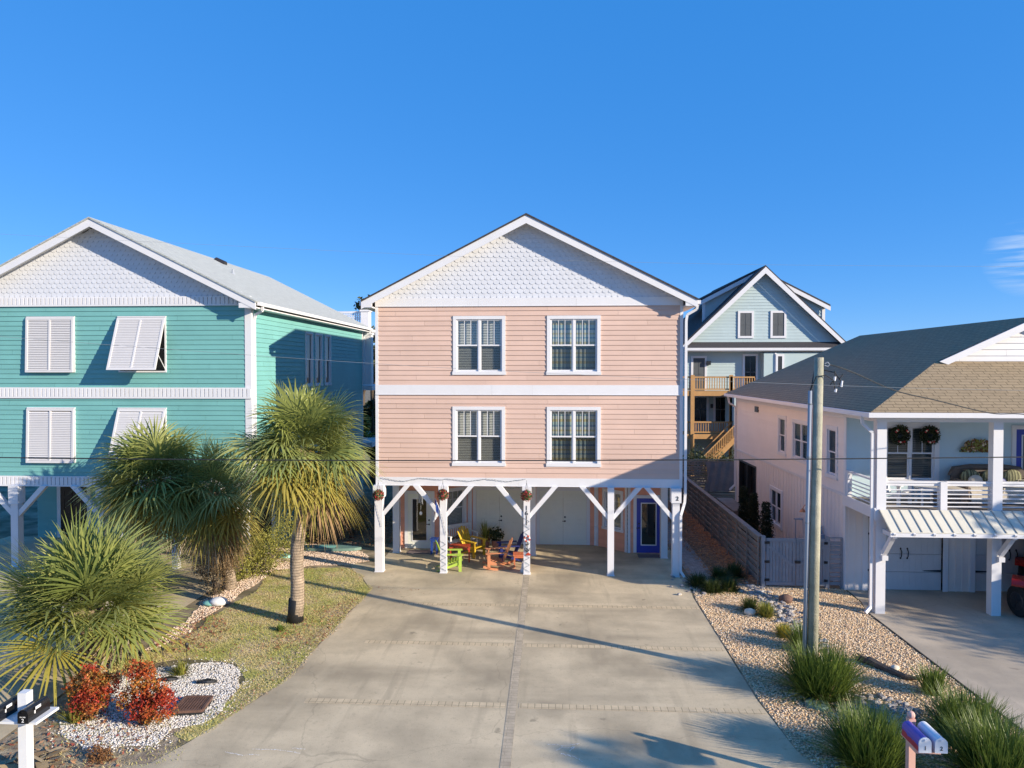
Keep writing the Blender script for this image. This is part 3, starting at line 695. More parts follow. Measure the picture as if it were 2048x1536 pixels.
# ------------------------------------------------------------------ carport furniture
def adirondack(name, x, y, rz, m, label, rocker=False, s=1.0, cat='chair'):
    r = empty(name, (x, y, .012), rz); r.scale = (s, s, s)   # front faces local -Y
    for sx in (-1, 1):
        l = MB(); l.box((sx*.30-.02, -.34, 0.05 if rocker else 0), (sx*.30+.02, -.24, .56)); l.build('front_leg', m, r)
        l = MB(); l.prism([(sx*.27-.02, -.34, .36), (sx*.27-.02, .52, .0+.03), (sx*.27-.02, .40, .03), (sx*.27-.02, -.34, .24)], (.04, 0, 0)); l.build('side_rail', m, r)
        l = MB(); l.prism([(sx*.33-.07, -.40, .565), (sx*.33+.07, -.40, .565), (sx*.33+.055, .32, .585), (sx*.33-.055, .32, .585)], (0, 0, .028)); l.build('armrest', m, r)
        if rocker:
            l = MB(); pts = [(sx*.30, -.48+.12*i, .022+.11*((i-4.5)/4.5)**2) for i in range(10)]
            for a, b in zip(pts[:-1], pts[1:]): l.bar(a, b, .04, .07)
            l.build('rocker', m, r)
    st = MB()
    for i in range(6): yy = -.33+.095*i; st.bar((-.29, yy, .375-.115*i/2.2*.5), (.29, yy, .375-.115*i/2.2*.5), .08, .02)
    st.build('seat', m, r)
    bk = MB()
    for i in range(5):
        u = (i-2); top = 1.02-.035*u*u; bk.bar((u*.095, .22, .26), (u*.135, .22+(top-.26)*.42, top), .088 if i == 2 else .082, .02, up=(0, -1, .4))
    bk.bar((-.30, .34, .56), (.30, .34, .56), .05, .03); bk.build('backrest', m, r)
    return tag(r, label, cat, 'adirondack chairs in the carport')
adirondack('garden_chair', -2.78, 24.75, math.radians(58), 'paint_yellow', 'mustard yellow slatted garden chair in the carport beside the potted spiky plant')
adirondack('garden_chair', -3.32, 22.98, math.radians(100), 'paint_lime', 'lime green slatted garden chair behind the second carport post')
adirondack('rocking_chair', -1.78, 23.25, math.radians(-82), 'paint_orange', 'orange slatted rocking chair facing left near the post marked 1611', rocker=True)
adirondack('garden_chair', -1.42, 24.15, math.radians(-80), 'paint_navy', 'navy blue slatted garden chair half hidden behind the post marked 1611')
def side_table(x, y, rz, m, label, w=.5, d=.45, h=.48):
    r = empty('side_table', (x, y, .012), rz); t_ = MB()
    for k in range(5): t_.box((-w/2+w/5*k, -d/2, h-.03), (-w/2+w/5*(k+1)-.008, d/2, h))
    t_.build('table_top', m, r)
    a = MB()
    for sy in (-1, 1): a.box((-w/2+.03, sy*(d/2-.03)-.012, h-.1), (w/2-.03, sy*(d/2-.03)+.012, h-.031))
    a.build('apron', m, r)
    for sx in (-1, 1):
        for sy in (-1, 1):
            l = MB(); l.box((sx*(w/2-.05)-.025, sy*(d/2-.06)-.02, 0), (sx*(w/2-.05)+.025, sy*(d/2-.06)+.02, h-.031)); l.build('leg', m, r)
    return tag(r, label, 'table')
side_table(-3.15, 24.0, .1, 'paint_red', 'red orange slatted side table behind the lime green chair', .75, .5, .55)
side_table(-.98, 23.4, .05, 'paint_salmon', 'small orange side table behind the post marked 1611', .5, .45, .46)
side_table(-4.22, 24.9, 0, 'paint_blue', 'small blue stool beside the cream front door of the pink house', .3, .3, .58)
bn = empty('garden_bench', (-3.42, 25.5, .012), math.radians(42)); tag(bn, 'white slatted garden bench against the angled carport wall', 'bench')
m = MB()
for k in range(4): m.box((-.6, -.42+.105*k, .42), (.6, -.42+.105*k+.09, .445))
m.build('seat', 'paint_white', bn)
m = MB(); m.bar((-.6, .06, .92), (.6, .06, .92), .03, .08); m.bar((-.6, .03, .52), (.6, .03, .52), .03, .05)
for k in range(13): m.bar((-.55+.0917*k, .03, .54), (-.55+.0917*k, .06, .89), .045, .015, up=(0,1,0))
m.build('backrest', 'paint_white', bn)
for sx in (-1, 1):
    m = MB(); m.box((sx*.6-.025, -.42, 0), (sx*.6+.025, -.37, .64)); m.build('leg', 'paint_white', bn)
    m = MB(); m.bar((sx*.6, .0, 0), (sx*.6, .07, .95), .05, .05, up=(0,1,0)); m.build('leg', 'paint_white', bn)
    m = MB(); m.box((sx*.6-.04, -.44, .641), (sx*.6+.04, .02, .665)); m.build('armrest', 'paint_white', bn)
m = MB(); 
for k in range(3): m.ball((-.35+.35*k, -.05, .50), .15, 8, 6, .05, (1.1, .6, .5))
m.build('seat_cushion', 'wicker', bn)
def blades(n, length, width, spread, seed, droop=1.0, up=.9, segs=4, base_r=.1, tipw=.1):
    """a rosette of arching blades, numpy: returns verts, quads"""
    rs = np.random.RandomState(seed); ph_ = rs.uniform(0, 2*np.pi, n); tilt = np.abs(rs.normal(0, spread, n)).clip(0, 1.5); L = length*rs.uniform(.6, 1.05, n)
    br = base_r*np.sqrt(rs.uniform(0, 1, n)); bp = rs.uniform(0, 2*np.pi, n)
    base = np.stack([br*np.cos(bp), br*np.sin(bp), np.zeros(n)], 1)
    ph_ = np.where(rs.rand(n) < .75, bp+rs.normal(0, .6, n), ph_)
    out = np.stack([np.cos(ph_), np.sin(ph_), np.zeros(n)], 1); side = np.stack([-np.sin(ph_), np.cos(ph_), np.zeros(n)], 1)
    rows = []
    for i in range(segs+1):
        t_ = i/segs; ang = tilt+droop*t_*t_*(.35+tilt*.6)
        if i == 0: p = base.copy()
        else: p = p+(out*np.sin(ang)[:, None]+np.array([0, 0, 1.])*np.cos(ang)[:, None])*(L/segs)[:, None]
        w = width*(1-t_)**.6*(1 if i < segs else 0)+width*tipw
        rows.append((p-side*w/2, p+side*w/2))
    v = np.concatenate([np.stack(r_, 1) for r_ in rows], 1)      # n, 2*(segs+1), 3
    v = v.reshape(n, 2*(segs+1), 3); v[:, :, 2] = np.maximum(v[:, :, 2], .0)
    fidx = np.array([[2*i, 2*i+1, 2*i+3, 2*i+2] for i in range(segs)])
    f = (fidx[None]+(np.arange(n)*2*(segs+1))[:, None, None]).reshape(-1, 4)
    return v.reshape(-1, 3), f
def pot(name, x, y, label, kind):
    r = empty(name, (x, y, .012)); m_ = MB(); m_.tube([(0,0,0), (0,0,.3), (0,0,.34)], [.13, .18, .19], 14); m_.build('pot', 'brick_red', r)
    if kind == 'spiky':
        v, f = blades(90, .75, .035, .75, 5, droop=.3, base_r=.06); v[:, 2] += .34; npmesh('foliage', v, f, 'hedge_leaf', r)
    else:
        m_ = MB(); rd = random.Random(3)
        for i in range(260):
            d = V((rd.gauss(0,1), rd.gauss(0,1), rd.gauss(0,1))).normalized(); c = V((0,0,.55))+V((d.x*.3, d.y*.25, d.z*.28))*rd.uniform(.4, 1.05); u = V((rd.gauss(0,1), rd.gauss(0,1), rd.gauss(0,1))).normalized()*.06; w = d.cross(u).normalized()*.04
            m_.quad(c-u, c+w, c+u, c-w)
        m_.build('foliage', 'tree_leaf', r)
    return tag(r, label, 'potted plant')
pot('potted_plant', -2.42, 25.85, 'spiky potted plant behind the mustard yellow chair', 'spiky')
pot('potted_plant', -2.0, 25.7, 'bushy dark leaved potted plant before the cream double doors', 'bushy')
m = MB(); m.prism([(-.95, 22.75, .012), (-.80, 22.75, .012), (-.80, 22.75, .32), (-.90, 22.75, .32)], (0, .2, 0)); m.box((-.97, 22.9, .012), (-.8, 22.97, .06)); tag(m.build('door_stop', 'paint_white'), 'white wedge shaped block beside the base of the post marked 1611', 'block')

# ================================================================== TEAL HOUSE
th = tag(empty('teal_house'), 'teal sided house with louvred shutters and pale shingle roof on the left', 'house')
A0, A1 = (-20.75, 22.7), (-10.1, 22.7); AX = A0[0]
w_ = MB(); lap(w_, A0, A1, 3.11, 5.86); lap(w_, A0, A1, 6.18, 9.02); w_.build('front_wall', 'teal_siding', th)
B0, B1 = (-10.1, 22.7), (-10.1, 36.5)
sw = [(5.1, 6.0, 6.1, 8.4), (6.3, 7.2, 6.1, 8.4), (7.55, 8.4, 6.1, 8.4)]
w_ = MB(); lap(w_, B0, B1, 2.81, 8.95, holes=[hole(*s, t=.08) for s in sw]); lap(w_, (-20.75, 36.5), (-20.75, 22.7), 2.81, 8.95); lap(w_, B1, (-20.75, 36.5), 0, 8.95)
lap(w_, (-10.1, 26.5), (-10.1, 36.5), 0, 2.81); w_.build('side_wall', 'teal_siding', th)
for s in sw: window(th, B0, B1, *s, sashes=1, trim=.08, fill='dark', muntins=0, depth=.2, glass='glass_dark')
t = MB()
for z0, z1 in ((9.02, 9.29), (5.86, 6.18), (2.81, 3.11)):
    t.box((-20.8, 22.665, z0), (-10.08, 22.7, z1)); t.box((-20.8, 22.63, z0-.035), (-10.08, 22.664, z0+.02)); t.box((-20.8, 22.64, z1-.02), (-10.08, 22.664, z1+.02))
    x = -20.7
    while x < -10.2: t.box((x, 22.630, z0+.021), (x+.112, 22.6645, z1-.021)); x += .1475
t.build('beadboard_band', 'white_paint', th)
t = MB(); t.box((-10.31, 22.67, 2.81), (-10.085, 22.70, 5.825)); t.box((-10.31, 22.67, 6.2), (-10.085, 22.70, 8.985)); t.box((-10.1, 22.701, 2.81), (-10.075, 22.86, 8.95)); t.box((-10.1, 36.4, 2.81), (-10.07, 36.53, 8.95))
t.build('corner_board', 'white_paint', th)
g = MB(); g.quad((-20.9, 22.705, 9.2), (-9.95, 22.705, 9.2), (-15.41, 22.705, 11.75)); scallops(g, -20.72, -10.12, -15.41, 9.31, 11.79, 22.70, px=.19, pz=.155); g.build('gable', 'scallop_white', th)
g = MB(); g.quad((-9.95, 36.5, 8.95), (-20.9, 36.5, 8.95), (-15.41, 36.5, 11.75)); g.build('rear_gable', 'white_paint', th)
rake_roof(th, -20.99, -9.72, -15.41, 9.04, 11.88, 22.2, 36.9, 'roof_teal_house')
t = MB(); t.box((-10.08, 22.22, 8.86), (-9.73, 36.8, 8.9)); t.box((-10.30, 22.21, 8.87), (-9.73, 22.26, 9.03)); t.build('eave_return', 'white_paint', th)
t = MB(); t.box((-9.71, 22.3, 8.95), (-9.61, 36.85, 9.06)); t.build('gutter', 'white_paint', th)
downspout(th, [(-9.66, 22.6, 8.94), (-9.67, 22.62, 8.80), (-9.98, 22.78, 8.68), (-10.03, 22.8, 8.5), (-10.03, 22.8, 3.0)])
downspout(th, [(-9.66, 36.5, 8.94), (-9.68, 36.5, 8.78), (-10.0, 36.5, 8.6), (-10.03, 36.45, 6.0)])
def bahama(x0, x1, z0, z1, ang, label):
    sh = MB(); W = x1-x0; Hh = z1-z0; a = math.radians(ang)
    sh.T = lambda u, d, z: V((x0+u, 22.66, z1))+V((0, -(math.sin(a)*(-(z))+math.cos(a)*d), 0))+V((0, 0, math.cos(a)*z-math.sin(a)*d*1.0+(0)))
    fw = .075
    def B(u0, u1, q0, q1, d0=.01, d1=.055): sh.box((u0, d0, q0), (u1, d1, q1))
    B(0, fw, -Hh, 0); B(W-fw, W, -Hh, 0); B(fw, W-fw, -fw, 0); B(fw, W-fw, -Hh, -Hh+fw); B(W/2-.03, W/2+.03, -Hh+fw, -fw)
    for s0, s1 in ((fw, W/2-.03), (W/2+.03, W-fw)):
        z = -Hh+fw+.01
        while z < -fw-.03:
            sh.add([(s0, .05, z), (s1, .05, z), (s1, .012, z+.058), (s0, .012, z+.058), (s0, .044, z), (s1, .044, z), (s1, .006, z+.058), (s0, .006, z+.058)], [(0,1,2,3), (7,6,5,4), (0,4,5,1), (3,2,6,7)])
            z += .06
    o = sh.build('shutter', 'shutter', th); o['label'] = label
    fr = MB(); fr.box((x0+.0, 22.655, z0), (x0+.05, 22.69, z1)); fr.box((x1-.05, 22.655, z0), (x1, 22.69, z1)); fr.box((x0+.05, 22.655, z0), (x1-.05, 22.69, z0+.05)); fr.box((x0-.01, 22.64, z1+.005), (x1+.01, 22.69, z1+.04)); fr.build('shutter_frame', 'white_paint', o)
    bk = MB(); bk.box((x0+.05, 22.675, z0+.05), (x1-.05, 22.685, z1)); bk.build('window_glass', 'black_gloss', o)
    if ang > 5:
        st = MB()
        for xx in (x0+.03, x1-.03): st.tube([(xx, 22.66, z0+.1), (xx, 22.66-math.sin(a)*Hh*.72, z1-math.cos(a)*Hh*.72)], .012, 6)
        st.build('strut', 'white_paint', o)
bahama(-18.0, -16.3, 6.72, 8.6, 2, 'upper shutter lying flat'); bahama(-14.75, -13.06, 6.72, 8.6, 19, 'upper shutter propped open')
bahama(-18.02, -16.32, 3.6, 5.47, 2, 'lower shutter lying flat'); bahama(-14.77, -13.08, 3.6, 5.47, 19, 'lower shutter propped open')
for x in (-20.6, -18.42, -15.35, -12.75, -10.3):
    w = .30 if x == -18.42 else .24
    p = square_post(th, x, 22.62, w*.85, 0, 2.80, cap=.62 if x == -18.42 else .4)
    if x > -20: brace(p, x-w*.43-.001, 22.62, 1.74, -1, zt=2.8, L=1.0, w=.16)
    if x < -11: brace(p, x+w*.43+.001, 22.62, 1.74, 1, zt=2.8, L=1.0, w=.16)
    if x == -18.42: text_mesh('1', .2, 'black_trim', p, (x+.0, 22.455, 2.5), name='house_number')
t = MB(); t.box((-20.7, 22.72, 2.82), (-10.1, 36.4, 2.86)); t.build('carport_ceiling', 'white_soffit', th)
lw = MB(); lap(lw, (-20.7, 26.5), (-10.1, 26.5), 0, 2.81); lw.build('carport_wall', 'teal_siding', th)
T = wallT((-20.7, 26.5), (-10.1, 26.5))
for u in (1.0, 3.6, 6.3, 8.6):
    dd = panel_door(th, T, u, u+1.1, .03, 2.1, 'black_gloss', 'carport_door'); casing(dd, T, u, u+1.1, .03, 2.1, w=.15)
# rear porch column, roof deck screen
t = MB(); t.box((-10.05, 36.7, 6.0), (-9.65, 37.1, 8.72)); t.box((-10.1, 36.65, 8.72), (-9.6, 37.15, 8.85)); t.build('porch_column', 'white_paint', th)
t = MB(); t.box((-13.5, 36.6, 2.6), (-9.6, 40.5, 2.85)); t.box((-13.5, 36.6, 5.7), (-9.6, 40.5, 5.95)); t.box((-13.5, 36.6, 8.86), (-9.55, 40.5, 9.0)); t.build('porch_floor', 'white_paint', th)
t = MB(); t.box((-10.45, 37.5, 8.9), (-10.0, 38.0, 10.05)); t.box((-10.5, 37.45, 10.05), (-9.95, 38.05, 10.15)); t.box((-9.75, 38.3, 10.0), (-9.4, 38.7, 10.12)); t.build('roof_deck_pier', 'white_paint', th)
t = MB(); t.box((-13.6, 37.7, 10.0), (-10.5, 37.76, 10.08)); t.box((-13.6, 37.7, 9.0), (-10.5, 37.76, 9.08)); t.box((-13.6, 37.7, 9.62), (-10.5, 37.76, 9.68))
x = -13.6
while x < -10.5: t.box((x, 37.71, 9.0), (x+.05, 37.74, 10.0)); x += .12
z = 9.72
while z < 10: t.box((-13.6, 37.69, z), (-10.5, 37.70, z+.05)); z += .12
t.build('roof_deck_screen', 'white_paint', th)
# roof vents on the right slope
def slope_pt(px, py):
    r = ray(px, py); k = .509; z0 = 11.88
    t_ = (z0-k*15.41-H)/(r[2]+k*r[0]); return V((r[0]*t_, r[1]*t_, H+r[2]*t_))
q = slope_pt(440, 527)
m = MB(); m.tube([(q.x-.22, q.y, q.z+.11), (q.x+.22, q.y, q.z-.09)], .19, 12); m.build('roof_vent', 'bronze_trim', th)
q = slope_pt(466, 551); m = MB(); m.cyl((q.x, q.y, q.z-.05), (q.x, q.y, q.z+.25), .05, 8); m.tube([(q.x, q.y, q.z-.05), (q.x, q.y, q.z+.1)], [.16, .06], 8); m.build('vent_pipe', 'conduit_grey', th)

# ================================================================== WHITE HOUSE ON THE RIGHT
rh = tag(empty('white_beach_house'), 'white two storey house with brown hip roof, balcony and garages on the right', 'house')
XW = 9.15; YF = 21.5; YB = 33.85; XR = 20.05; XM = 14.6; ZE = 5.66; ZR = 8.42
S0, S1 = (XW, YB), (XW, YF)     # side wall facing -X, seen left(back) to right(front)
uY = lambda y: YB-y
side_w = [(uY(27.75), uY(26.8), 3.45, 5.02, 1), (uY(26.15), uY(24.45), 3.45, 4.98, 2), (uY(23.0), uY(22.1), 3.3, 5.0, 1)]
low_w = [(uY(28.7), uY(27.2), .5, 2.05, 2)]
m = MB(); lap(m, S0, S1, 2.98, 5.5, pitch=.19, holes=[hole(*s[:4], t=.12) for s in side_w])
m.build('side_wall', 'pale_siding', rh)
m = MB(); vboards(m, S0, S1, 0, 2.88, pitch=.30, w=.03, proud=.014, holes=[hole(*s[:4], t=.12) for s in low_w]+[(uY(33.3), uY(30.6), .05, 2.45)]); m.build('lower_side_wall', 'pale_siding', rh)
for s in side_w: window(rh, S0, S1, s[0], s[1], s[2], s[3], sashes=s[4], trim=.12, fill='blind', depth=.25, muntins=0, glass='glass_dark')
for s in low_w: window(rh, S0, S1, s[0], s[1], s[2], s[3], sashes=s[4], trim=.12, fill='dark', depth=.25, muntins=0, glass='glass_dark')
T = wallT(S0, S1); d = MB(); d.T = T; d.box((uY(33.3), -.2, .05), (uY(30.6), -.15, 2.45)); sd = d.build('sliding_door', 'black_gloss', rh)
d = MB(); d.T = T; a_, b_ = uY(33.3), uY(30.6)
for u in (a_, (a_+b_)/2-.03, b_-.06): d.box((u, -.14, .05), (u+.06, .02, 2.45))
d.box((a_, .003, 2.45), (b_, .03, 2.53)); d.build('door_frame', 'bronze_trim', sd)
t = MB(); t.box((XW-.035, YF-.03, 2.885), (XW-.001, YB+.03, 2.975)); t.box((XW-.035, YF-.03, 2.98), (XW-.001, YF+.12, 5.5)); t.box((XW-.035, YB-.1, 0), (XW-.001, YB+.03, 2.88)); t.box((XW-.035, YB-.1, 2.98), (XW-.001, YB+.03, 5.5)); t.box((XW-.035, YF-.03, 0), (XW-.001, YF+.12, 2.88)); t.box((XW-.035, YF+.13, 5.3), (XW-.001, YB-.11, 5.5)); t.build('trim_board', 'white_paint', rh)
t = MB(); t.box((XW-.06, 30.3, 4.95), (XW, 30.75, 5.2)); t.build('wall_vent', 'bronze_trim', rh)
# front wall, upper storey behind the balcony
F0, F1 = (XW, YF), (XR, YF); ux = lambda x: x-XW
fw = [(ux(10.25), ux(11.02), 3.35, 5.2, 1), (ux(10.97), ux(11.85), 3.35, 5.2, 1)]
m = MB(); m.T = wallT(F0, F1)
def flat_with_holes(mb, W, z0, z1, hl):
    xs = sorted(set([0, W]+[h[0] for h in hl]+[h[1] for h in hl]))
    for a, b in zip(xs[:-1], xs[1:]):
        c = z0
        for h in sorted([h for h in hl if h[0] <= (a+b)/2 <= h[1]], key=lambda h: h[2]):
            if h[2] > c: mb.quad((a, 0, c), (b, 0, c), (b, 0, h[2]), (a, 0, h[2]))
            c = h[3]
        mb.quad((a, 0, c), (b, 0, c), (b, 0, z1), (a, 0, z1))
twin = (ux(10.2), ux(11.9), 3.3, 5.2)
flat_with_holes(m, XR-XW, 2.9, 5.6, [hole(*twin, t=.14)]); m.build('balcony_wall', 'pale_blue_wall', rh)
window(rh, F0, F1, *twin, sashes=2, trim=.14, fill='blind', muntins=1, depth=.3, glass='glass_dark')
T = wallT(F0, F1); dd = panel_door(rh, T, ux(14.15), ux(15.05), 2.93, 5.0, 'door_blue', 'balcony_door', glass=True); casing(dd, T, ux(14.15), ux(15.05), 2.93, 5.0)
# lower front wall: two garage doors between battened piers
gd = [(ux(9.75), ux(12.10), 0, 2.35), (ux(12.95), ux(15.35), 0, 2.35), (ux(16.2), ux(18.5), 0, 2.35)]
m = MB(); vboards(m, F0, F1, 0, 2.88, pitch=.2, w=.045, holes=gd); m.build('garage_wall', 'pale_siding', rh)
for gi, (a, b, c, d_) in enumerate(gd):
    g_ = MB(); g_.T = T; gh = (d_-.12)/4
    for r_ in range(4):
        g_.box((a+.05, -.10, .02+gh*r_), (b-.05, -.06, .02+gh*(r_+1)-.012))
        nn = 12
        for k in range(nn):
            x0 = a+.12+(b-a-.24)*k/nn; g_.box((x0+.008, -.0595, .05+gh*r_), (x0+(b-a-.24)/nn-.008, -.054, .02+gh*(r_+1)-.045))
    gg = g_.build('garage_door', 'garage_grey', rh); gg['label'] = ['left garage door behind the first post', 'middle garage door behind the red car', 'right garage door'][gi]
    k_ = MB(); k_.T = T; k_.box((a, -.2, 0), (b, -.15, d_)); k_.build('door_backing', 'dark_interior', gg)
    h_ = MB(); h_.T = T
    for z in (.62, 1.75):
        for s, x0 in ((1, a+.06), (-1, b-.06)):
            h_.add([(x0, -.05, z-.035), (x0+s*.5, -.05, z-.012), (x0+s*.56, -.05, z), (x0+s*.5, -.05, z+.012), (x0, -.05, z+.035)], [(0,1,2,3,4) if s > 0 else (4,3,2,1,0)])
    h_.build('strap_hinge', 'black_trim', gg)
    for sx in (-.1, .1):
        k_ = MB(); k_.T = T; mx_ = (a+b)/2+sx; k_.tube([(mx_, -.05, 1.0), (mx_+.01, -.01, 1.06), (mx_+.02, -.01, 1.2), (mx_, -.05, 1.3)], .014, 6); k_.ball((mx_, -.045, 1.0), .028, 6, 4); k_.ball((mx_, -.045, 1.3), .028, 6, 4); k_.build('pull_handle', 'black_trim', gg)
    t = MB(); t.T = T; t.box((a-.10, .02, 0), (a+.05, .05, d_+.1)); t.box((b-.05, .02, 0), (b+.10, .05, d_+.1)); t.box((a+.05, .02, d_-.03), (b-.05, .05, d_+.1)); t.build('door_trim', 'white_paint', gg)
m = MB(); lap(m, (XR, YF), (XR, YB), 0, 5.6, pitch=.19); lap(m, (XR, YB), (XW, YB), 0, 5.6, pitch=.19); m.build('rear_wall', 'pale_siding', rh)
# balcony
YP = 19.5
m = MB(); m.box((XW-.12, YP-.14, 2.62), (XR, YP-.10, 2.93)); m.box((XW-.12, YP-.10, 2.66), (XW-.08, YF-.035, 2.97)); m.box((XW-.10, YP-.099, 2.7), (XR, YF-.005, 2.86)); m.build('balcony_rim', 'white_paint', rh)
m = MB()
for k in range(14): m.box((XW-.075, YP-.095+.143*k, 2.862), (XR, YP-.095+.143*k+.135, 2.895))
m.build('balcony_floor', 'fence_wood', rh)
m = MB(); m.box((XW-.08, YP-.09, 5.36), (XR, YP+.13, 5.62)); m.box((XW-.08, YP+.131, 5.36), (XW+.10, YF-.01, 5.60)); m.build('porch_beam', 'white_paint', rh)
m = MB(); m.box((XW+.101, YP+.131, 5.50), (XR, YF-.01, 5.53)); m.build('porch_ceiling', 'white_soffit', rh)
for x in (9.22, 12.33, 15.5, 18.6):
    p = MB(); p.box((x-.13, YP-.09, 2.896), (x+.13, YP+.13, 5.359)); p.build('balcony_post', 'white_paint', rh)
    p = MB(); p.box((x-.13, YP-.09, .01), (x+.13, YP+.13, 2.619)); pp = p.build('ground_post', 'white_paint', rh)
    b = MB(); b.bar((x+.06, YP-.14, 1.72), (x+.06, YP-.62, 2.30), .12, .12, up=(1,0,0)); b.bar((x+.06, YP-.10, 1.60), (x+.06, YP-.22, 1.60), .13, .16, up=(1,0,0)); b.bar((x+.06, YP-.14, 2.34), (x+.06, YP-.74, 2.34), .12, .10, up=(1,0,0)); b.build('awning_bracket', 'white_paint', pp)
rails = [(9.35, 10.83), (11.01, 12.20), (12.46, 13.85), (14.03, 15.37), (15.63, 18.47)]
for a, b in rails:
    r_ = MB(); r_.box((a, YP-.02, 3.66), (b, YP+.09, 3.71))
    r_.box((a, YP+.01, 3.58), (b, YP+.05, 3.66))
    for k in range(5): r_.cyl((a, YP+.03, 3.0+.115*k), (b, YP+.03, 3.0+.115*k), .019, 6)
    r_.build('balcony_railing', 'white_paint', rh)
for x in (10.92, 13.94): p = MB(); p.box((x-.09, YP-.06, 2.896), (x+.09, YP+.12, 3.70)); p.build('railing_post', 'white_paint', rh)
r_ = MB(); r_.box((XW+.0, YP+.14, 3.66), (XW+.11, YF-.12, 3.71))
for k in range(5): r_.cyl((XW+.05, YP+.14, 3.0+.115*k), (XW+.05, YF-.12, 3.0+.115*k), .019, 6)
r_.box((XW-.01, YF-.12, 2.896), (XW+.12, YF-.002, 3.72)); r_.build('balcony_railing', 'white_paint', rh)
# awning of ribbed metal below the balcony
m = MB(); ya, yb2, za, zb = YP-.14, YP-.80, 2.93, 2.46
xa, xb = XW-.02, XR
m.add([(xa, ya, za), (xb, ya, za), (xb, yb2, zb), (xa, yb2, zb), (xa, ya, za-.02), (xb, ya, za-.02), (xb, yb2, zb-.02), (xa, yb2, zb-.02)], [(3,2,1,0), (4,5,6,7), (0,1,5,4), (2,3,7,6), (1,2,6,5), (3,0,4,7)])
m.build('awning_sheet', 'metal_roof', rh)
m = MB(); x = xa+.01
while x < xb: m.bar((x, ya, za+.012), (x, yb2, zb+.012), .022, .022); x += .272
m.build('awning_rib', 'metal_rib', rh)
m = MB(); m.box((xa, YP-.80, 2.33), (xb, YP-.74, 2.435)); x = xa+.1
while x < xb: m.bar((x, YP-.15, 2.83), (x, YP-.82, 2.39), .06, .07); x += .52
m.build('awning_rafter', 'white_paint', rh)
# roof: main gable along Y with a lower skirt over the balcony
YE = 19.05; XE = 8.75; XE2 = 2*XM-XE; YG = 21.35; YRB = 33.0; YEB = 34.3
kz = (ZR-ZE)/(XM-XE); zs = ZE+.61*(YG-YE); xs_ = XE+(zs-ZE)/kz
def slab(poly, th=.05):
    b = MB(); vs = [V(p) for p in poly]; n = len(vs); b.add(vs+[p-V((0,0,th)) for p in vs], [tuple(range(n)), tuple(range(n, 2*n))[::-1]]+[(i, n+i, n+(i+1) % n, (i+1) % n) for i in range(n)]); return b
slab([(XE, YE, ZE), (xs_, YG, zs), (XM, YG-.12, ZR), (XM, YRB, ZR), (XE, YEB, ZE)][::-1]).build('roof_left_slope', 'roof_tan', rh)
slab([(XE2, YE, ZE), (2*XM-xs_, YG, zs), (XM, YG-.12, ZR), (XM, YRB, ZR), (XE2, YEB, ZE)]).build('roof_right_slope', 'roof_tan', rh)
slab([(XE, YE, ZE-.001), (XE2, YE, ZE-.001), (2*XM-xs_, YG, zs), (xs_, YG, zs)]).build('roof_skirt', 'roof_tan', rh)
slab([(XE2, YEB, ZE), (XE, YEB, ZE), (XM, YRB, ZR)]).build('roof_rear_hip', 'roof_tan', rh)
g = MB(); lap(g, (XE, YG+.12), (XE2, YG+.12), zs-.02, ZR-.1, pitch=.19, clip=lambda z: ((z-ZE)/kz+.25, (XE2-XE)-(z-ZE)/kz-.25)); g.build('gable', 'white_paint', rh)
f = MB()
for sx in (1, -1):
    A = V((XM, YG-.16, ZR)); B = V((XM-sx*(XM-xs_), YG-.16, zs)); f.prism([A, B, B-V((0,0,.0)), A-V((0,0,.24))] if False else [A+V((0,0,-.01)), B+V((0,0,-.01)), B+V((sx*.25,0,-.10)), A+V((0,0,-.24))], (0, .04, 0))
f.build('barge_board', 'white_paint', rh)
m = MB(); m.box((XE-.02, YE-.10, ZE-.15), (XE2+.02, YE-.001, ZE-.02)); m.box((XE-.10, YE-.10, ZE-.15), (XE-.021, YEB, ZE-.02)); m.build('gutter', 'white_paint', rh)
m = MB(); m.box((XE, YE, ZE-.17), (XE2, YP-.10, ZE-.14)); m.box((XE, YP-.099, ZE-.17), (XW-.09, YEB, ZE-.14)); m.build('soffit', 'white_soffit', rh)
downspout(rh, [(XE-.02, YE+.5, 5.5), (XE+.0, YE+.5, 5.3), (XW-.16, YP-.02, 5.05), (XW-.16, YP-.02, .5), (XW-.16, YP-.02, .18), (XW-.36, YP-.15, .05)])
downspout(rh, [(XE-.03, YEB-.5, 5.5), (XE+.03, YEB-.5, 5.2), (XW-.07, YEB-.5, 5.0), (XW-.07, YEB-.5, 1.2), (XW-.35, YEB-.6, .95)])
# outdoor shower / meter on the side wall
ml = MB(); ml.box((XW-.18, 23.0, .9), (XW-.02, 23.3, 1.35)); ml.cyl((XW-.1, 23.15, 1.35), (XW-.1, 23.15, 1.6), .05, 8); ml.box((XW-.2, 23.5, .7), (XW-.02, 23.9, 1.2)); ml.cyl((XW-.08, 23.15, .02), (XW-.08, 23.15, .9), .03, 6); ml.cyl((XW-.08, 23.7, .02), (XW-.08, 23.7, .7), .03, 6); ml.build('electric_meter', 'conduit_grey', rh)
m = MB(); m.tube([(XW-.02, 24.2, 2.05), (XW-.25, 24.2, 2.1), (XW-.32, 24.2, 1.98)], .015, 6); m.tube([(XW-.32, 24.2, 1.98), (XW-.32, 24.2, 1.86)], [.02, .12], 10); m.build('wall_lamp', 'copper', rh)
m = MB(); m.box((XW-.30, 25.0, 1.4), (XW-.02, 25.12, 1.45)); m.cyl((XW-.25, 25.06, .02), (XW-.25, 25.06, 1.4), .02, 6); m.build('shower_pipe', 'conduit_grey', rh)
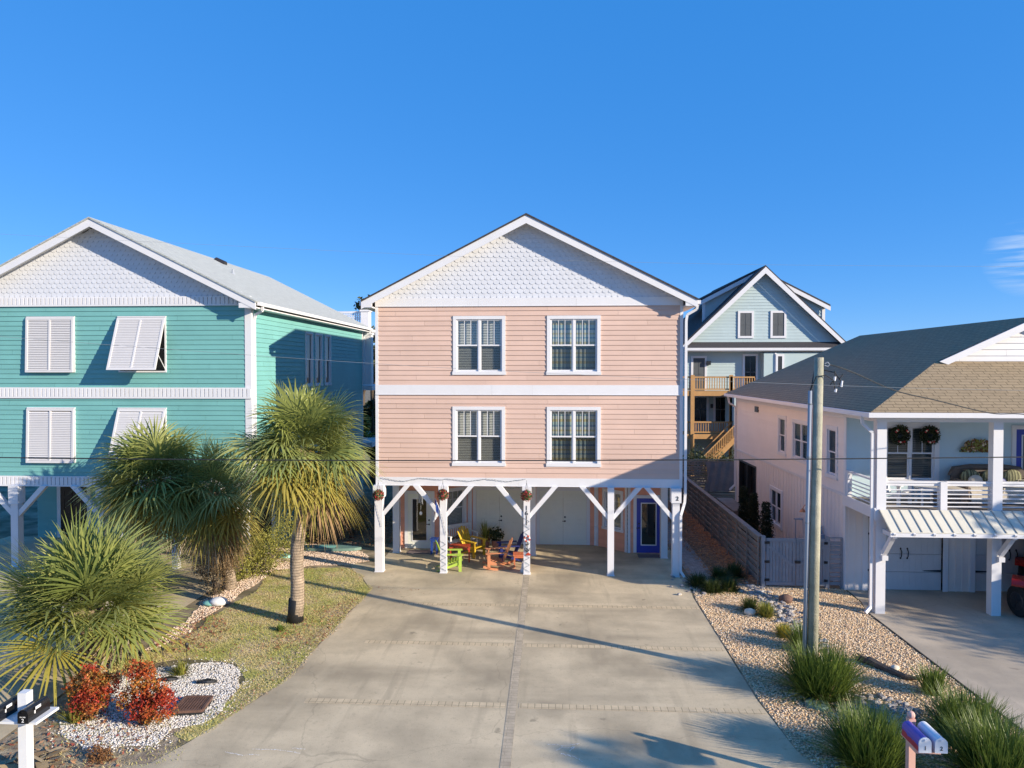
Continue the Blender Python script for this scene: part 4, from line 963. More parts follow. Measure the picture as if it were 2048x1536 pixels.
# ------------------------------------------------------------------ balcony things
def wreath(x, z, label, R=.29):
    r = empty('wreath', (x, YF-.16, z)); m_ = MB(); rd = random.Random(int(x*37))
    for i in range(900):
        a = rd.uniform(0, 2*math.pi); b = rd.uniform(0, 2*math.pi); rr = R*.68+math.cos(b)*R*.42*rd.uniform(.3, 1); c = V((rr*math.cos(a), math.sin(b)*.06*rd.uniform(.5, 1), rr*math.sin(a)))
        u = V((rd.gauss(0,1), rd.gauss(0,.5), rd.gauss(0,1))).normalized()*.045; w = V((0,1,0)).cross(u).normalized()*.012+V((0, -.01, 0)); m_.quad(c-u, c+w, c+u, c-w)
    m_.build('greenery', 'cypress_leaf', r)
    m_ = MB()
    for a in (-2.0, -1.2, .5, .8, 2.6, 2.2, -1.6): m_.ball((R*.7*math.cos(a), -.09, R*.7*math.sin(a)), .03, 8, 6)
    m_.build('bauble', 'flower_red', r)
    m_ = MB()
    for a in (-1.8, .62, 2.4): m_.ball((R*.72*math.cos(a), -.10, R*.72*math.sin(a)), .028, 8, 6)
    m_.build('pale_bauble', 'rock_pale', r)
    return tag(r, label, 'wreath', 'christmas wreaths on the balcony windows')
wreath(10.68, 4.82, 'dark christmas wreath on the left balcony window, partly behind the corner post'); wreath(11.55, 4.82, 'dark christmas wreath with red baubles on the right balcony window')
r = empty('wall_art', (13.0, YF-.06, 4.5)); m = MB(); rd = random.Random(11)
m.box((-.5, -.01, -.2), (.5, .05, -.15)); m.build('base_board', 'green_plastic', r)
for nm, mt, n in (('leaf_cluster', 'hedge_leaf', 130), ('shell_cluster', 'rust_leaf', 150), ('pale_shells', 'pebbles_tan', 45)):
    m = MB()
    for i in range(n):
        a = rd.uniform(0, math.pi); q = math.sqrt(rd.uniform(0, 1)); c = V((.5*q*math.cos(a), -.03-rd.uniform(0, .06), -.17+.38*q*math.sin(a))); u = V((rd.gauss(0,1), rd.gauss(0,.3), rd.gauss(0,1))).normalized()*.06; w = V((0,1,0)).cross(u).normalized()*.025; m.quad(c-u, c+w, c+u, c-w)
    m.build(nm, mt, r)
tag(r, 'half round wall hanging of coloured leaves and shells above the wicker sofa', 'wall art')
sf = empty('wicker_sofa', (13.15, 20.85, 2.9)); tag(sf, 'wicker sofa with striped back cushions on the balcony behind the rail', 'sofa')
m = MB(); m.tube([(-1.05, .36, .72), (-.95, .38, .92), (-.5, .40, .98), (.5, .40, .98), (.95, .38, .92), (1.05, .36, .72)], .09, 8); m.box((-1.05, .28, .15), (1.05, .4, .9)); m.box((-.95, -.38, .12), (.95, .28, .34)); m.build('frame', 'wicker', sf)
for sx in (-1, 1): m = MB(); m.tube([(sx*1.0, .3, .1), (sx*1.0, .3, .62), (sx*1.0, -.35, .6), (sx*1.0, -.4, .1)], .07, 8); m.box((sx*1.0-.05, -.36, .12), (sx*1.0+.05, .3, .56)); m.build('armrest', 'wicker', sf)
for k in range(2): m = MB(); m.box((-.92+.93*k, -.40, .345), (-.02+.93*k, .2, .48)); m.build('seat_cushion', 'cushion', sf)
m = MB(); m.box((-.9, -.42, .06), (.9, -.385, .345)); m.build('skirt_cloth', 'cushion', sf)
for k in range(3): m = MB(); m.ball((-.6+.6*k, .17, .70), .3, 12, 8, .02, (1.0, .38, .8)); m.build('back_cushion', 'stripe_cloth', sf, True)
m = MB(); m.ball((-.55, .0, .62), .2, 10, 8, 0, (1.1, .4, .9)); m.build('throw_pillow', 'cushion', sf, True)
m = MB(); m.ball((.1, .0, .60), .2, 10, 8, 0, (1.2, .4, .7)); m.build('throw_pillow', 'paint_navy', sf, True)
ac = adirondack('balcony_chair', 10.1, 20.5, math.radians(35), 'paint_white', 'white slatted armchair on the balcony beside the corner post'); ac.location.z = 2.9; del ac['group']; ac['category'] = 'chair'
r = side_table(10.95, 20.35, 0, 'paint_white', 'small white table on the balcony below the right wreath window', .55, .45, .5); r.location.z = 2.9
r = empty('ottoman', (11.55, 20.3, 2.9)); m = MB(); m.box((-.35, -.3, .05), (.35, .3, .40)); m.build('base', 'wicker', r); m = MB(); m.box((-.34, -.29, .401), (.34, .29, .5)); m.build('cushion', 'cushion', r); tag(r, 'low wicker footstool with beige cushion between the balcony chair and sofa', 'footstool')
r = empty('lumbar_pillow', (14.15, 20.9, 3.35)); m = MB(); m.ball((0,0,0), .3, 12, 8, 0, (1.1, .35, .75)); m.build('cover', 'stripe_cloth', r, True); m = MB(); m.tube([(-.3, 0, -.2), (.3, 0, -.2), (.3, 0, .2), (-.3, 0, .2), (-.3, 0, -.2)], .012, 5); m.build('piping', 'cushion', r); 
r2 = empty('balcony_armchair', (14.2, 20.95, 2.9)); m = MB(); m.box((-.35, -.3, .08), (.35, .3, .38)); m.box((-.38, .22, .1), (.38, .32, .75)); m.build('frame', 'wicker', r2); m = MB(); m.box((-.33, -.3, .381), (.33, .21, .47)); m.build('seat_cushion', 'cushion', r2); tag(r2, 'wicker armchair in front of the blue balcony door', 'chair'); tag(r, 'striped pillow on the armchair before the blue balcony door', 'pillow')

# ================================================================== GREY HOUSE BEHIND
gh = tag(empty('grey_house'), 'blue grey gabled house with timber decks standing behind the fence', 'house')
GY = 46.0; gx = lambda px: PY(px, 740, GY).x; gz = lambda py: PY(1525, py, GY).z
xl, xr, xm, zr_ = gx(1362), gx(1690), gx(1525), gz(536)
zb_ = gz(684); ze_ = gz(694); sl = (zr_-gz(692))/(xm-gx(1366))
m = MB(); lap(m, (gx(1372), GY), (gx(1678), GY), zb_, zr_-.35, pitch=.2, clip=lambda z: (max(0, (z-zb_+.1)/sl), (gx(1678)-gx(1372))-max(0, (z-zb_+.1)/sl))); m.build('gable_wall', 'grey_siding', gh)
W0, W1 = (gx(1372), GY), (gx(1678), GY); U = lambda px: gx(px)-gx(1372)
m = MB(); lap(m, W0, W1, 0, gz(700), pitch=.2); lap(m, (gx(1678), GY), (gx(1678), GY+14), 0, gz(694), pitch=.2); lap(m, (gx(1372), GY+14), (gx(1372), GY), 0, gz(694), pitch=.2); m.build('lower_wall', 'grey_siding', gh)
r_ = MB()
for x0 in (xl, xr):
    r_.add([(x0, GY-.5, gz(692)), (xm, GY-.5, zr_), (xm, GY+14, zr_), (x0, GY+14, gz(692)), (x0, GY-.5, gz(692)+.12), (xm, GY-.5, zr_+.12), (xm, GY+14, zr_+.12), (x0, GY+14, gz(692)+.12)], [(0,1,2,3), (7,6,5,4), (0,4,5,1), (1,5,6,2), (2,6,7,3), (3,7,4,0)])
r_.build('roof', 'roof_dark', gh)
f = MB()
for x0 in (xl, xr): f.prism([(x0, GY-.54, gz(692)), (xm, GY-.54, zr_), (xm, GY-.54, zr_-.42), (x0, GY-.54, gz(692)-.30)], (0, .035, 0))
f.build('barge_board', 'white_paint', gh)
for a, b, c, d_ in ((1474, 1507, 677, 621), (1539, 1572, 677, 621)):
    pass
# skirt roof
m = slab([(gx(1366), GY-1.0, gz(697)), (gx(1690), GY-1.0, gz(697)), (gx(1680), GY-.02, gz(684)), (gx(1374), GY-.02, gz(684))], .08); m.build('skirt_roof', 'roof_dark', gh)
m = MB(); m.box((gx(1366), GY-1.05, gz(701)-.02), (gx(1690), GY-1.001, gz(696)-.02)); m.box((gx(1366), GY-1.0, gz(703)), (gx(1690), GY-.02, gz(702))); m.build('fascia', 'white_paint', gh)
# shed dormers to both sides behind the front gable
for (xa_, xb3, za_, zb3) in ((xm, gx(1404), zr_-.05, gz(600)), (xm, gx(1671), zr_-.05, gz(612))):
    y0, y1 = GY+.9, GY+9
    s = MB(); s.add([(xa_, y0, za_), (xb3, y0, zb3), (xb3, y1, zb3), (xa_, y1, za_), (xa_, y0, za_+.16), (xb3, y0, zb3+.16), (xb3, y1, zb3+.16), (xa_, y1, za_+.16)], [(0,1,2,3), (7,6,5,4), (0,4,5,1), (1,5,6,2), (2,6,7,3), (3,7,4,0)]); s.build('dormer_roof', 'roof_dark', gh)
    s = MB(); s.prism([(xa_, y0-.04, za_+.02), (xb3, y0-.04, zb3+.02), (xb3, y0-.04, zb3-.26), (xa_, y0-.04, za_-.26)], (0, .03, 0)); s.build('barge_board', 'white_paint', gh)
    sg = 1 if xb3 > xm else -1; xw = xb3-sg*.35
    q0, q1 = ((xm, y0+.3), (xw, y0+.3)) if sg > 0 else ((xw, y0+.3), (xm, y0+.3)); Wd = abs(xw-xm); kk = (za_-zb3)/abs(xb3-xm)
    s = MB(); lap(s, q0, q1, gz(690), za_-.2, pitch=.2, clip=(lambda z: (0, min(Wd, (za_-.1-z)/kk))) if sg > 0 else (lambda z: (max(0, Wd-(za_-.1-z)/kk), Wd))); s.build('dormer_wall', 'grey_siding', gh)
    s = MB(); s.box((xw-.1, y0+.24, gz(690)), (xw+.1, y0+.28, zb3-.05)); s.build('corner_board', 'white_paint', gh)
# lower storeys: doors, windows, bump out
def simple_opening(px0, px1, py0, py1, nm, y=GY-.03, fillm='black_gloss', trim=.14):
    x0, x1, z0, z1 = gx(px0), gx(px1), gz(py1), gz(py0)
    o = MB(); o.box((x0, y-.02, z0), (x1, y, z1)); o = o.build(nm, fillm, gh)
    t_ = MB(); t_.box((x0-trim, y-.05, z0), (x0, y-.002, z1)); t_.box((x1, y-.05, z0), (x1+trim, y-.002, z1)); t_.box((x0-trim, y-.05, z1), (x1+trim, y-.002, z1+trim)); t_.box((x0-trim, y-.05, z0-trim), (x1+trim, y-.002, z0-.001)); t_.build('frame', 'white_paint', o)
    k = MB(); xm_ = (x0+x1)/2; k.box((xm_-.02, y-.03, z0), (xm_+.02, y-.021, z1)); k.box((x0, y-.03, (z0+z1)/2-.03), (x1, y-.021, (z0+z1)/2+.03)); k.build('muntin', 'room_grey', o); return o
simple_opening(1479, 1502, 626, 672, 'attic_window', fillm='room_grey'); simple_opening(1544, 1567, 626, 672, 'attic_window', fillm='room_grey')
simple_opening(1386, 1409, 716, 781, 'deck_door', fillm='room_grey'); simple_opening(1489, 1511, 712, 776, 'deck_door')
m = MB(); m.box((gx(1520), GY-.8, 0), (gx(1700), GY-.03, gz(703)-.1)); m.build('bump_out', 'grey_siding', gh)
m = MB(); m.box((gx(1541), GY-.84, 4), (gx(1545), GY-.801, gz(703)-.1)); m.build('corner_board', 'white_paint', gh)
simple_opening(1547, 1555, 713, 770, 'side_window', y=GY-.83)
simple_opening(1389, 1413, 795, 843, 'entry_door'); simple_opening(1431, 1452, 795, 843, 'porch_window')
m = MB(); m.box((gx(1412), GY-.25, gz(730)), (gx(1420), GY-.05, gz(722))); m.build('wall_light', 'black_trim', gh)
m = MB(); m.box((gx(1421), GY-.2, gz(816)), (gx(1425), GY-.05, gz(808))); m.build('wall_light', 'black_trim', gh)
# timber decks
m = MB(); m.box((PY(1469, 740, 43.0).x, 43.0, 0), (PY(1560, 740, 43.0).x, GY-.81, PY(1469, 784, 43.0).z)); m.build('added_shade_wall', 'grey_siding', gh)  # added wall, mostly hidden, there to shade the lower porch on its left
DY = 43.6; dx = lambda px: PY(px, 740, DY).x; dz = lambda py: PY(1420, py, DY).z
def deck(x0, x1, ztop, zfl, nm):
    r = MB(); r.box((x0, DY, ztop-.09), (x1, DY+.12, ztop)); r.box((x0, DY+.03, zfl+.10), (x1, DY+.09, zfl+.18)); x_ = x0+.1
    while x_ < x1: r.box((x_, DY+.04, zfl+.18), (x_+.05, DY+.08, ztop-.09)); x_ += .155
    r.build('deck_railing', 'new_wood', gh)
    f_ = MB(); f_.box((x0, DY-.03, zfl-.28), (x1, DY+.02, zfl+.02)); f_.box((x0, DY+.021, zfl-.1), (x1, GY-.06, zfl)); f_.build('deck_floor', 'new_wood', gh)
deck(dx(1366), dx(1510), dz(753), dz(783), 'a'); deck(dx(1374), dx(1466), dz(843), dz(869), 'b')
for px in (1385, 1462):
    m = MB(); m.box((dx(px)-.12, DY-.08, 0), (dx(px)+.12, DY-.031, dz(753)+.1)); m.build('deck_post', 'new_wood', gh)
m = MB(); m.box((dx(1460), DY-.08, 0), (dx(1465), DY-.02, dz(753))); m.build('deck_post', 'new_wood', gh)
m = MB()
xa_, za_, xb3, zb3 = dx(1466), dz(868), dx(1400), dz(935)
for yy in (DY-.3, DY-1.3): m.bar((xa_, yy, za_), (xb3, yy, zb3), .05, .28); m.bar((xa_, yy, za_+.9), (xb3, yy, zb3+.9), .08, .06)
for k in range(18):
    t_ = k/18; m.box((xa_+(xb3-xa_)*t_-.02, DY-1.32, za_+(zb3-za_)*t_), (xa_+(xb3-xa_)*t_+.03, DY-1.28, za_+(zb3-za_)*t_+.9))
for k in range(12):
    t_ = k/12; m.box((xa_+(xb3-xa_)*t_-.25, DY-1.28, za_+(zb3-za_)*t_-.1), (xa_+(xb3-xa_)*t_+.02, DY-.32, za_+(zb3-za_)*t_-.05))
m.build('stairs', 'new_wood', gh)
# ================================================================== GROUND
def ragged(pts, step=.25, amp=.09, seed=0):
    rd = random.Random(seed); out = []; n = len(pts); ph = [rd.uniform(0, 6.28) for _ in range(3)]; acc = 0
    for i in range(n):
        a = V((pts[i][0], pts[i][1], 0)); b_ = V((pts[(i+1) % n][0], pts[(i+1) % n][1], 0)); L_ = (b_-a).length; k = max(1, int(L_/step))
        nr = V((-(b_-a).y, (b_-a).x, 0)); nr = nr.normalized() if nr.length > 0 else nr
        for j in range(k):
            q = acc+L_*j/k; d = math.sin(q*2.3+ph[0])*.5+math.sin(q*5.1+ph[1])*.35+rd.uniform(-.45, .45)
            out.append(tuple((a.lerp(b_, j/k)+nr*d*amp)[:2]))
        acc += L_
    return out
def sheet(name, pts, z, m):
    b = MB(); b.add([(p[0], p[1], z) for p in pts], [tuple(range(len(pts)))]); return struct(b.build(name, m))
def gp(*px): return [G(*p) for p in px]
b = MB(); b.quad((-400, -100, 0), (400, -100, 0), (400, 600, 0), (-400, 600, 0)); struct(b.build('ground', 'sand_ground'))
drive = [(-5.95, 26.6), (-5.95, 23.2), (-7.0, 23.6), (-6.6, 22.6)]+[tuple(G(*p)[:2]) for p in ((722,1152), (740,1178), (728,1198), (696,1228), (650,1278), (600,1330), (556,1372), (505,1405), (450,1440), (380,1484), (300,1528))]+[(-9.5, 10.6), (-13, 9.2), (-13, 4), (6.0, 4), (5.2, 10.2), (4.42, 12.3), (4.28, 14.2), (4.30, 20.5), (4.48, 22.4), (4.6, 26.6)]
sheet('driveway', drive, .012, 'concrete')
sheet('neighbour_driveway', [(8.97, 4), (24, 4), (24, 21.6), (9.2, 21.6), (9.15, 20.4), (8.93, 19.6), (8.88, 14.3)], .012, 'concrete_right')
sheet('left_driveway', [(-22, 4), (-9.6, 4), (-10.1, 12.8), (-10.25, 14.2), (-10.4, 16.4), (-10.42, 26.6), (-22, 26.6)], .012, 'concrete')
b = MB(); b.box((8.885, 10, 0), (8.915, 19.4, .035)); struct(b.build('bed_edging', 'dark_edging'))
b = MB(); b.quad((-.845, 4, .016), (-.655, 4, .016), (-.64, 22.5, .016), (-.82, 22.5, .016)); struct(b.build('paver_strip', 'paver_strip'))
b = MB()
for (l, r) in (((800, 1208), (1398, 1217)), ((730, 1284), (1448, 1300)), ((610, 1402), (1530, 1425))):
    A = G(*l); B = G(*r)
    for p, q in ((A, V((-.88, A.y+(B.y-A.y)*(-.88-A.x)/(B.x-A.x), 0))), (V((-.60, A.y+(B.y-A.y)*(-.60-A.x)/(B.x-A.x), 0)), B)):
        b.quad((p.x, p.y-.1, .016), (q.x, q.y-.1, .016), (q.x, q.y+.1, .016), (p.x, p.y+.1, .016))
struct(b.build('paver_cross_strips', 'paver_cross'))
lawn_px = [(530,1146), (600,1136), (690,1136), (724,1150), (742,1178), (730,1198), (698,1228), (652,1278), (602,1330), (558,1372), (507,1405), (452,1440), (420,1462), (380,1480), (340,1470), (420,1420), (470,1392), (492,1360), (470,1330), (400,1318), (330,1322), (262,1336), (208,1352), (212,1330), (300,1302), (384,1270), (424,1235), (470,1205), (520,1180)]
lawn = ragged([tuple(G(*p)[:2]) for p in lawn_px], seed=1); sheet('lawn', lawn, .005, 'lawn_soil')
pink_px = [(545,1142), (500,1178), (455,1206), (420,1228), (380,1266), (300,1300), (262,1318), (300,1290), (372,1245), (402,1205), (440,1188), (480,1160), (540,1098), (600,1088), (700,1092), (735,1110), (735,1122), (700,1132), (620,1132)]
pinkg = ragged([tuple(G(*p)[:2]) for p in pink_px], seed=2); sheet('pink_gravel_bed', pinkg, .004, 'gravel_bed')
white_px = [(112,1442), (124,1470), (180,1492), (250,1500), (320,1490), (345,1462), (400,1448), (450,1412), (488,1368), (478,1340), (440,1328), (380,1330), (320,1332), (250,1352), (200,1392), (150,1422)]
whiteg = ragged([tuple(G(*p)[:2]) for p in white_px], seed=3, amp=.13); sheet('white_gravel_bed', whiteg, .007, 'white_bed')
sheet('mulch_bed', [(-10.05, 12.9), (-9.55, 4.2), (-8.9, 4.2), (-6.6, 11.5), (-7.0, 12.6), (-8.6, 13.3), (-9.9, 15.0), (-10.2, 14.2)], .004, 'mulch')
bedR = [(4.44, 12.2), (5.25, 10.1), (6.0, 4.1), (8.95, 4.1), (8.86, 14.3), (8.88, 19.4), (9.1, 20.4), (9.13, 21.55), (4.55, 21.9), (4.34, 20.4), (4.32, 14.2)]
sheet('gravel_bed', bedR, .005, 'gravel_bed')
sheet('side_path', [(4.62, 21.9), (5.45, 21.9), (5.45, 36), (4.62, 36)], .007, 'path_paving')
sheet('leaf_covered_ground', [(5.46, 21.91), (9.1, 21.91), (9.1, 36), (5.46, 36)], .006, 'leaf_ground')
sheet('leaf_covered_ground', [(-10.0, 26.7), (-6.0, 26.7), (-6.0, 45), (-10.0, 45)], .006, 'leaf_ground')
# --- scatter helpers
def in_poly(x, y, poly):
    c = np.zeros(len(x), bool); n = len(poly); j = n-1
    for i in range(n):
        xi, yi = poly[i][0], poly[i][1]; xj, yj = poly[j][0], poly[j][1]
        if yi != yj: c ^= ((yi > y) != (yj > y)) & (x < (xj-xi)*(y-yi)/(yj-yi)+xi)
        j = i
    return c
rd_ = random.Random(12); b = MB()
for pts in ([(1096, 1491), (1130, 1493), (1160, 1489)], [(1112, 1503), (1124, 1497), (1150, 1496), (1138, 1504)], [(1122, 1509), (1150, 1516), (1166, 1526)], [(505, 1500), (560, 1502), (602, 1509)], [(585, 1498), (612, 1500)], [(450, 1506), (480, 1512), (520, 1512)]):
    q = [G(*p) for p in pts]
    for a_, c_ in zip(q[:-1], q[1:]):
        for k in range(9):
            p_ = a_.lerp(c_, k/9); w_ = rd_.uniform(.005, .022); l_ = (c_-a_)/9*rd_.uniform(.5, 1.1); n_ = V((-l_.y, l_.x, 0)).normalized()*w_; z_ = V((0, 0, .0185+.0001*k)); o_ = n_*rd_.uniform(-.8, .8); b.quad(p_-n_+o_+z_, p_+l_-n_*.3+o_+z_, p_+l_+n_*.3+o_+z_, p_+n_+o_+z_)
struct(b.build('driveway_scuffs', 'pale_scuff'))
def scatter(poly, dens, seed):
    rs = np.random.RandomState(seed); xs = [p[0] for p in poly]; ys = [p[1] for p in poly]
    n = int((max(xs)-min(xs))*(max(ys)-min(ys))*dens); x = rs.uniform(min(xs), max(xs), n); y = rs.uniform(min(ys), max(ys), n)
    k = in_poly(x, y, poly); return x[k], y[k], rs
def pebbles(name, poly, dens, r, m, seed, kind='stuff', z=.01):
    x, y, rs = scatter(poly, dens, seed); n = len(x)
    o = np.array([(1,0,0), (0,1,0), (-1,0,0), (0,-1,0), (0,0,1), (0,0,-.6)], float); F_ = np.array([(0,1,4), (1,2,4), (2,3,4), (3,0,4), (1,0,5), (2,1,5), (3,2,5), (0,3,5)])
    s = r*rs.uniform(.55, 1.4, n); a = rs.uniform(0, 6.28, n)
    v = o[None]*(1+rs.uniform(-.3, .3, (n, 6, 3)))*s[:, None, None]; v[:, :, 2] *= .62
    vx = v[:, :, 0]*np.cos(a)[:, None]-v[:, :, 1]*np.sin(a)[:, None]; vy = v[:, :, 0]*np.sin(a)[:, None]*.8+v[:, :, 1]*np.cos(a)[:, None]*.8
    v[:, :, 0] = vx+x[:, None]; v[:, :, 1] = vy+y[:, None]; v[:, :, 2] += z+(s*.25)[:, None]
    f = (F_[None]+(np.arange(n)*6)[:, None, None]).reshape(-1, 3)
    ob = npmesh(name, v.reshape(-1, 3), f, m); ob['kind'] = kind; return ob
def in_clip(poly, y0, y1):
    return [(x, min(max(y, y0), y1)) for x, y in poly]
tag(pebbles('tan_gravel', in_clip(bedR, 9.2, 22), 900, .021, 'pebbles_tan', 1), 'tan and cream pebbles covering the bed between the two driveways', 'gravel')
tag(pebbles('pink_gravel', pinkg, 650, .022, 'pebbles_pink', 2), 'pale pink gravel strip beside the lawn and the left driveway', 'gravel')
tag(pebbles('white_gravel', whiteg, 1500, .021, 'pebbles_white', 3), 'bright white pebbles round the red shrubs and the drain grate', 'gravel')
tag(pebbles('strewn_pebbles', ragged([tuple((V((p[0], p[1], 0))-V((-8.0, 13.4, 0)))*1.13+V((-8.0, 13.4, 0)))[:2] for p in whiteg], seed=5, amp=.2), 130, .02, 'pebbles_white', 33), 'white pebbles strewn past the edge of the white gravel bed', 'gravel')
def grass(name, poly, dens, h, w, m, seed, z=.004):
    x, y, rs = scatter(poly, dens, seed); n = len(x); a = rs.uniform(0, 6.28, n); hh = h*rs.uniform(.4, 1.2, n); lx = rs.normal(0, .6, n)*hh; ly = rs.normal(0, .6, n)*hh
    v = np.zeros((n, 4, 3)); cx, sy = np.cos(a)*w/2, np.sin(a)*w/2
    v[:, 0] = np.stack([x-cx, y-sy, np.full(n, z)], 1); v[:, 1] = np.stack([x+cx, y+sy, np.full(n, z)], 1)
    v[:, 2] = np.stack([x+cx*.3+lx, y+sy*.3+ly, z+hh], 1); v[:, 3] = np.stack([x-cx*.3+lx, y-sy*.3+ly, z+hh], 1)
    f = (np.array([[0,1,2,3]])[None]+(np.arange(n)*4)[:, None, None]).reshape(-1, 4)
    ob = npmesh(name, v.reshape(-1, 3), f, m); ob['kind'] = 'stuff'; return ob
tag(grass('grass', lawn, 1500, .036, .013, 'grass_blade', 4), 'thin patchy winter lawn between the palm and the driveway', 'grass')
tag(grass('grass', [(-8.6, 13.0), (-6.9, 12.6), (-6.4, 11.4), (-8.6, 10.5), (-9.2, 12)], 260, .04, .014, 'grass_blade', 14), 'sparse dry grass on the mulch at the front left corner', 'grass')
def litter(name, poly, dens, s, m, seed, label, z=.02, zr=.03):
    x, y, rs = scatter(poly, dens, seed); n = len(x); a = rs.uniform(0, 6.28, n); l = s*rs.uniform(.5, 1.3, n)
    d = np.stack([np.cos(a), np.sin(a), rs.normal(0, .25, n)], 1)*l[:, None]; e = np.stack([-np.sin(a), np.cos(a), rs.normal(0, .3, n)], 1)*(l*.45)[:, None]; c = np.stack([x, y, z+rs.uniform(0, zr, n)], 1)
    v = np.stack([c-d, c+e, c+d, c-e], 1); v[:, :, 2] = np.maximum(v[:, :, 2], z-.004)
    f = (np.array([[0,1,2,3]])[None]+(np.arange(n)*4)[:, None, None]).reshape(-1, 4)
    ob = npmesh(name, v.reshape(-1, 3), f, m); return tag(ob, label, 'leaf litter', kind='stuff')
litter('fallen_leaves', [(5.3, 21.9), (6.55, 21.9), (6.55, 34), (5.0, 34)], 190, .045, 'leaf_litter_orange', 5, 'orange fallen leaves along the foot of the slatted fence')
litter('fallen_leaves', [(4.5, 21.9), (4.75, 21.9), (4.75, 30), (4.5, 30)], 200, .04, 'leaf_litter_orange', 15, 'fallen leaves along the right wall of the pink house')
litter('fallen_leaves', [(-9.9, 26.0), (-6.2, 25.6), (-6.0, 34), (-9.9, 34)], 160, .045, 'leaf_litter', 6, 'dark brown leaves between the teal and pink houses')
litter('fallen_leaves', [tuple(G(*p)[:2]) for p in ((590,1255), (640,1215), (720,1195), (690,1235), (640,1290), (560,1310), (520,1290))], 130, .035, 'leaf_litter', 7, 'reddish leaves on the lawn right of the tall palm trunk')
litter('fallen_leaves', [(-10.0, 12.9), (-9.6, 9), (-7.6, 9.5), (-7.2, 12.2), (-8.6, 12.9)], 60, .05, 'leaf_litter', 8, 'brown debris on the mulch round the black mailboxes')
litter('fallen_leaves', lawn, 42, .028, 'leaf_litter', 9, 'single dead leaves dotted over the lawn')
litter('fallen_leaves', [tuple(G(*p)[:2]) for p in ((390,1235), (430,1215), (460,1260), (420,1300), (330,1310), (300,1290))], 150, .04, 'leaf_litter', 17, 'purple brown leaves where the foreground palm meets the lawn')
litter('fallen_leaves', [tuple(G(*p)[:2]) for p in ((744,1170), (800,1176), (860,1184), (860,1190), (790,1188), (742,1182))], 50, .025, 'leaf_litter', 18, 'few dry leaves blown onto the left edge of the driveway')
litter('dry_grass_edge', ragged([tuple(G(*p)[:2]) for p in ((735,1200), (700,1230), (655,1280), (605,1332), (560,1374), (508,1408), (455,1442), (430,1436), (490,1392), (545,1350), (590,1305), (640,1255), (690,1210))], seed=9), 420, .022, 'dry_edge', 19, 'dry straw and debris along the left edge of the driveway')
litter('palm_debris', [tuple(G(*p)[:2]) for p in ((0,1490), (60,1478), (120,1500), (130,1530), (60,1560), (0,1560))], 26, .16, 'palm_leaf_dead', 27, 'dry palm leaf bases piled on the mulch round the white mailbox post', z=.03, zr=.05)
def stones_path(pts, n, seed):
    rd = random.Random(seed); m = MB()
    for i in range(n):
        t_ = rd.random()*(len(pts)-1); k = int(t_); p = V(pts[k]).lerp(V(pts[k+1]), t_-k); p += V((rd.gauss(0, .22), rd.gauss(0, .22), 0)); r = rd.uniform(.035, .085); m.ball((p.x, p.y, r*.45), r, 6, 4, .2, (1, .9, .6))
    return m
tag(stones_path([G(1500, 1172), G(1530, 1195), G(1570, 1225), G(1600, 1262), G(1640, 1300)], 220, 2).build('river_stones', 'stones_grey'), 'grey river stones in a dry stream through the tan gravel', 'stones', kind='stuff')
tag(stones_path([G(1700, 1400), G(1760, 1410), G(1830, 1432)], 90, 3).build('river_stones', 'stones_grey'), 'grey river stones between the big clumps and the mailbox', 'stones', kind='stuff')
tag(stones_path([G(1374, 1160), G(1385, 1190)], 34, 4).build('river_stones', 'stones_grey'), 'grey stones at the foot of the pink house downspout', 'stones', kind='stuff')

# ================================================================== PALMS
def fan_leaf(mb, o, d, lp, L, rnd, nseg=26, droop=.35, w=.042, pet=True, spread=1.9):
    d = d.normalized(); up = V((0,0,1)); s = d.cross(up)
    if s.length < .05: s = V((1,0,0))
    s.normalize(); n = s.cross(d).normalized(); roll = rnd.uniform(-.5, .5); s2 = s*math.cos(roll)+n*math.sin(roll); n = s2.cross(d).normalized(); s = s2
    hub = o+d*lp+V((0,0,-droop*lp*.12))
    if pet: mb.tube([o, o+d*lp*.5+V((0,0,.02)), hub], [.018, .013, .010], 4, caps=False)
    dd = (d+V((0,0,-droop*.25))).normalized()
    vs = [hub]; fs = []; dphi = 2*spread/(nseg-1)
    for i in range(nseg):
        ph_ = (i/(nseg-1)*2-1)*spread+rnd.uniform(-.02, .02); l = L*(.60+.40*math.cos(ph_*.66))*rnd.uniform(.9, 1.06)
        fold = (.26 if i % 2 else .10)
        dr = (dd*math.cos(ph_)+s*math.sin(ph_)+n*(fold+.10*math.cos(2*ph_))).normalized()
        g = droop*rnd.uniform(.75, 1.3); wd = dr.cross(n).normalized(); k0 = len(vs)
        for t_, wf in ((.28, dphi*.29), (.52, dphi*.37), (.80, dphi*.18), (1.0, .002)):
            p = hub+dr*l*t_+V((0,0,-g*l*t_**2.4*.8)); ww = l*wf; vs += [p-wd*ww/2, p+wd*ww/2]
        fs += [(0, k0+1, k0)]+[(k0+2*q, k0+2*q+1, k0+2*q+3, k0+2*q+2) for q in range(3)]
    mb.add(vs, fs)
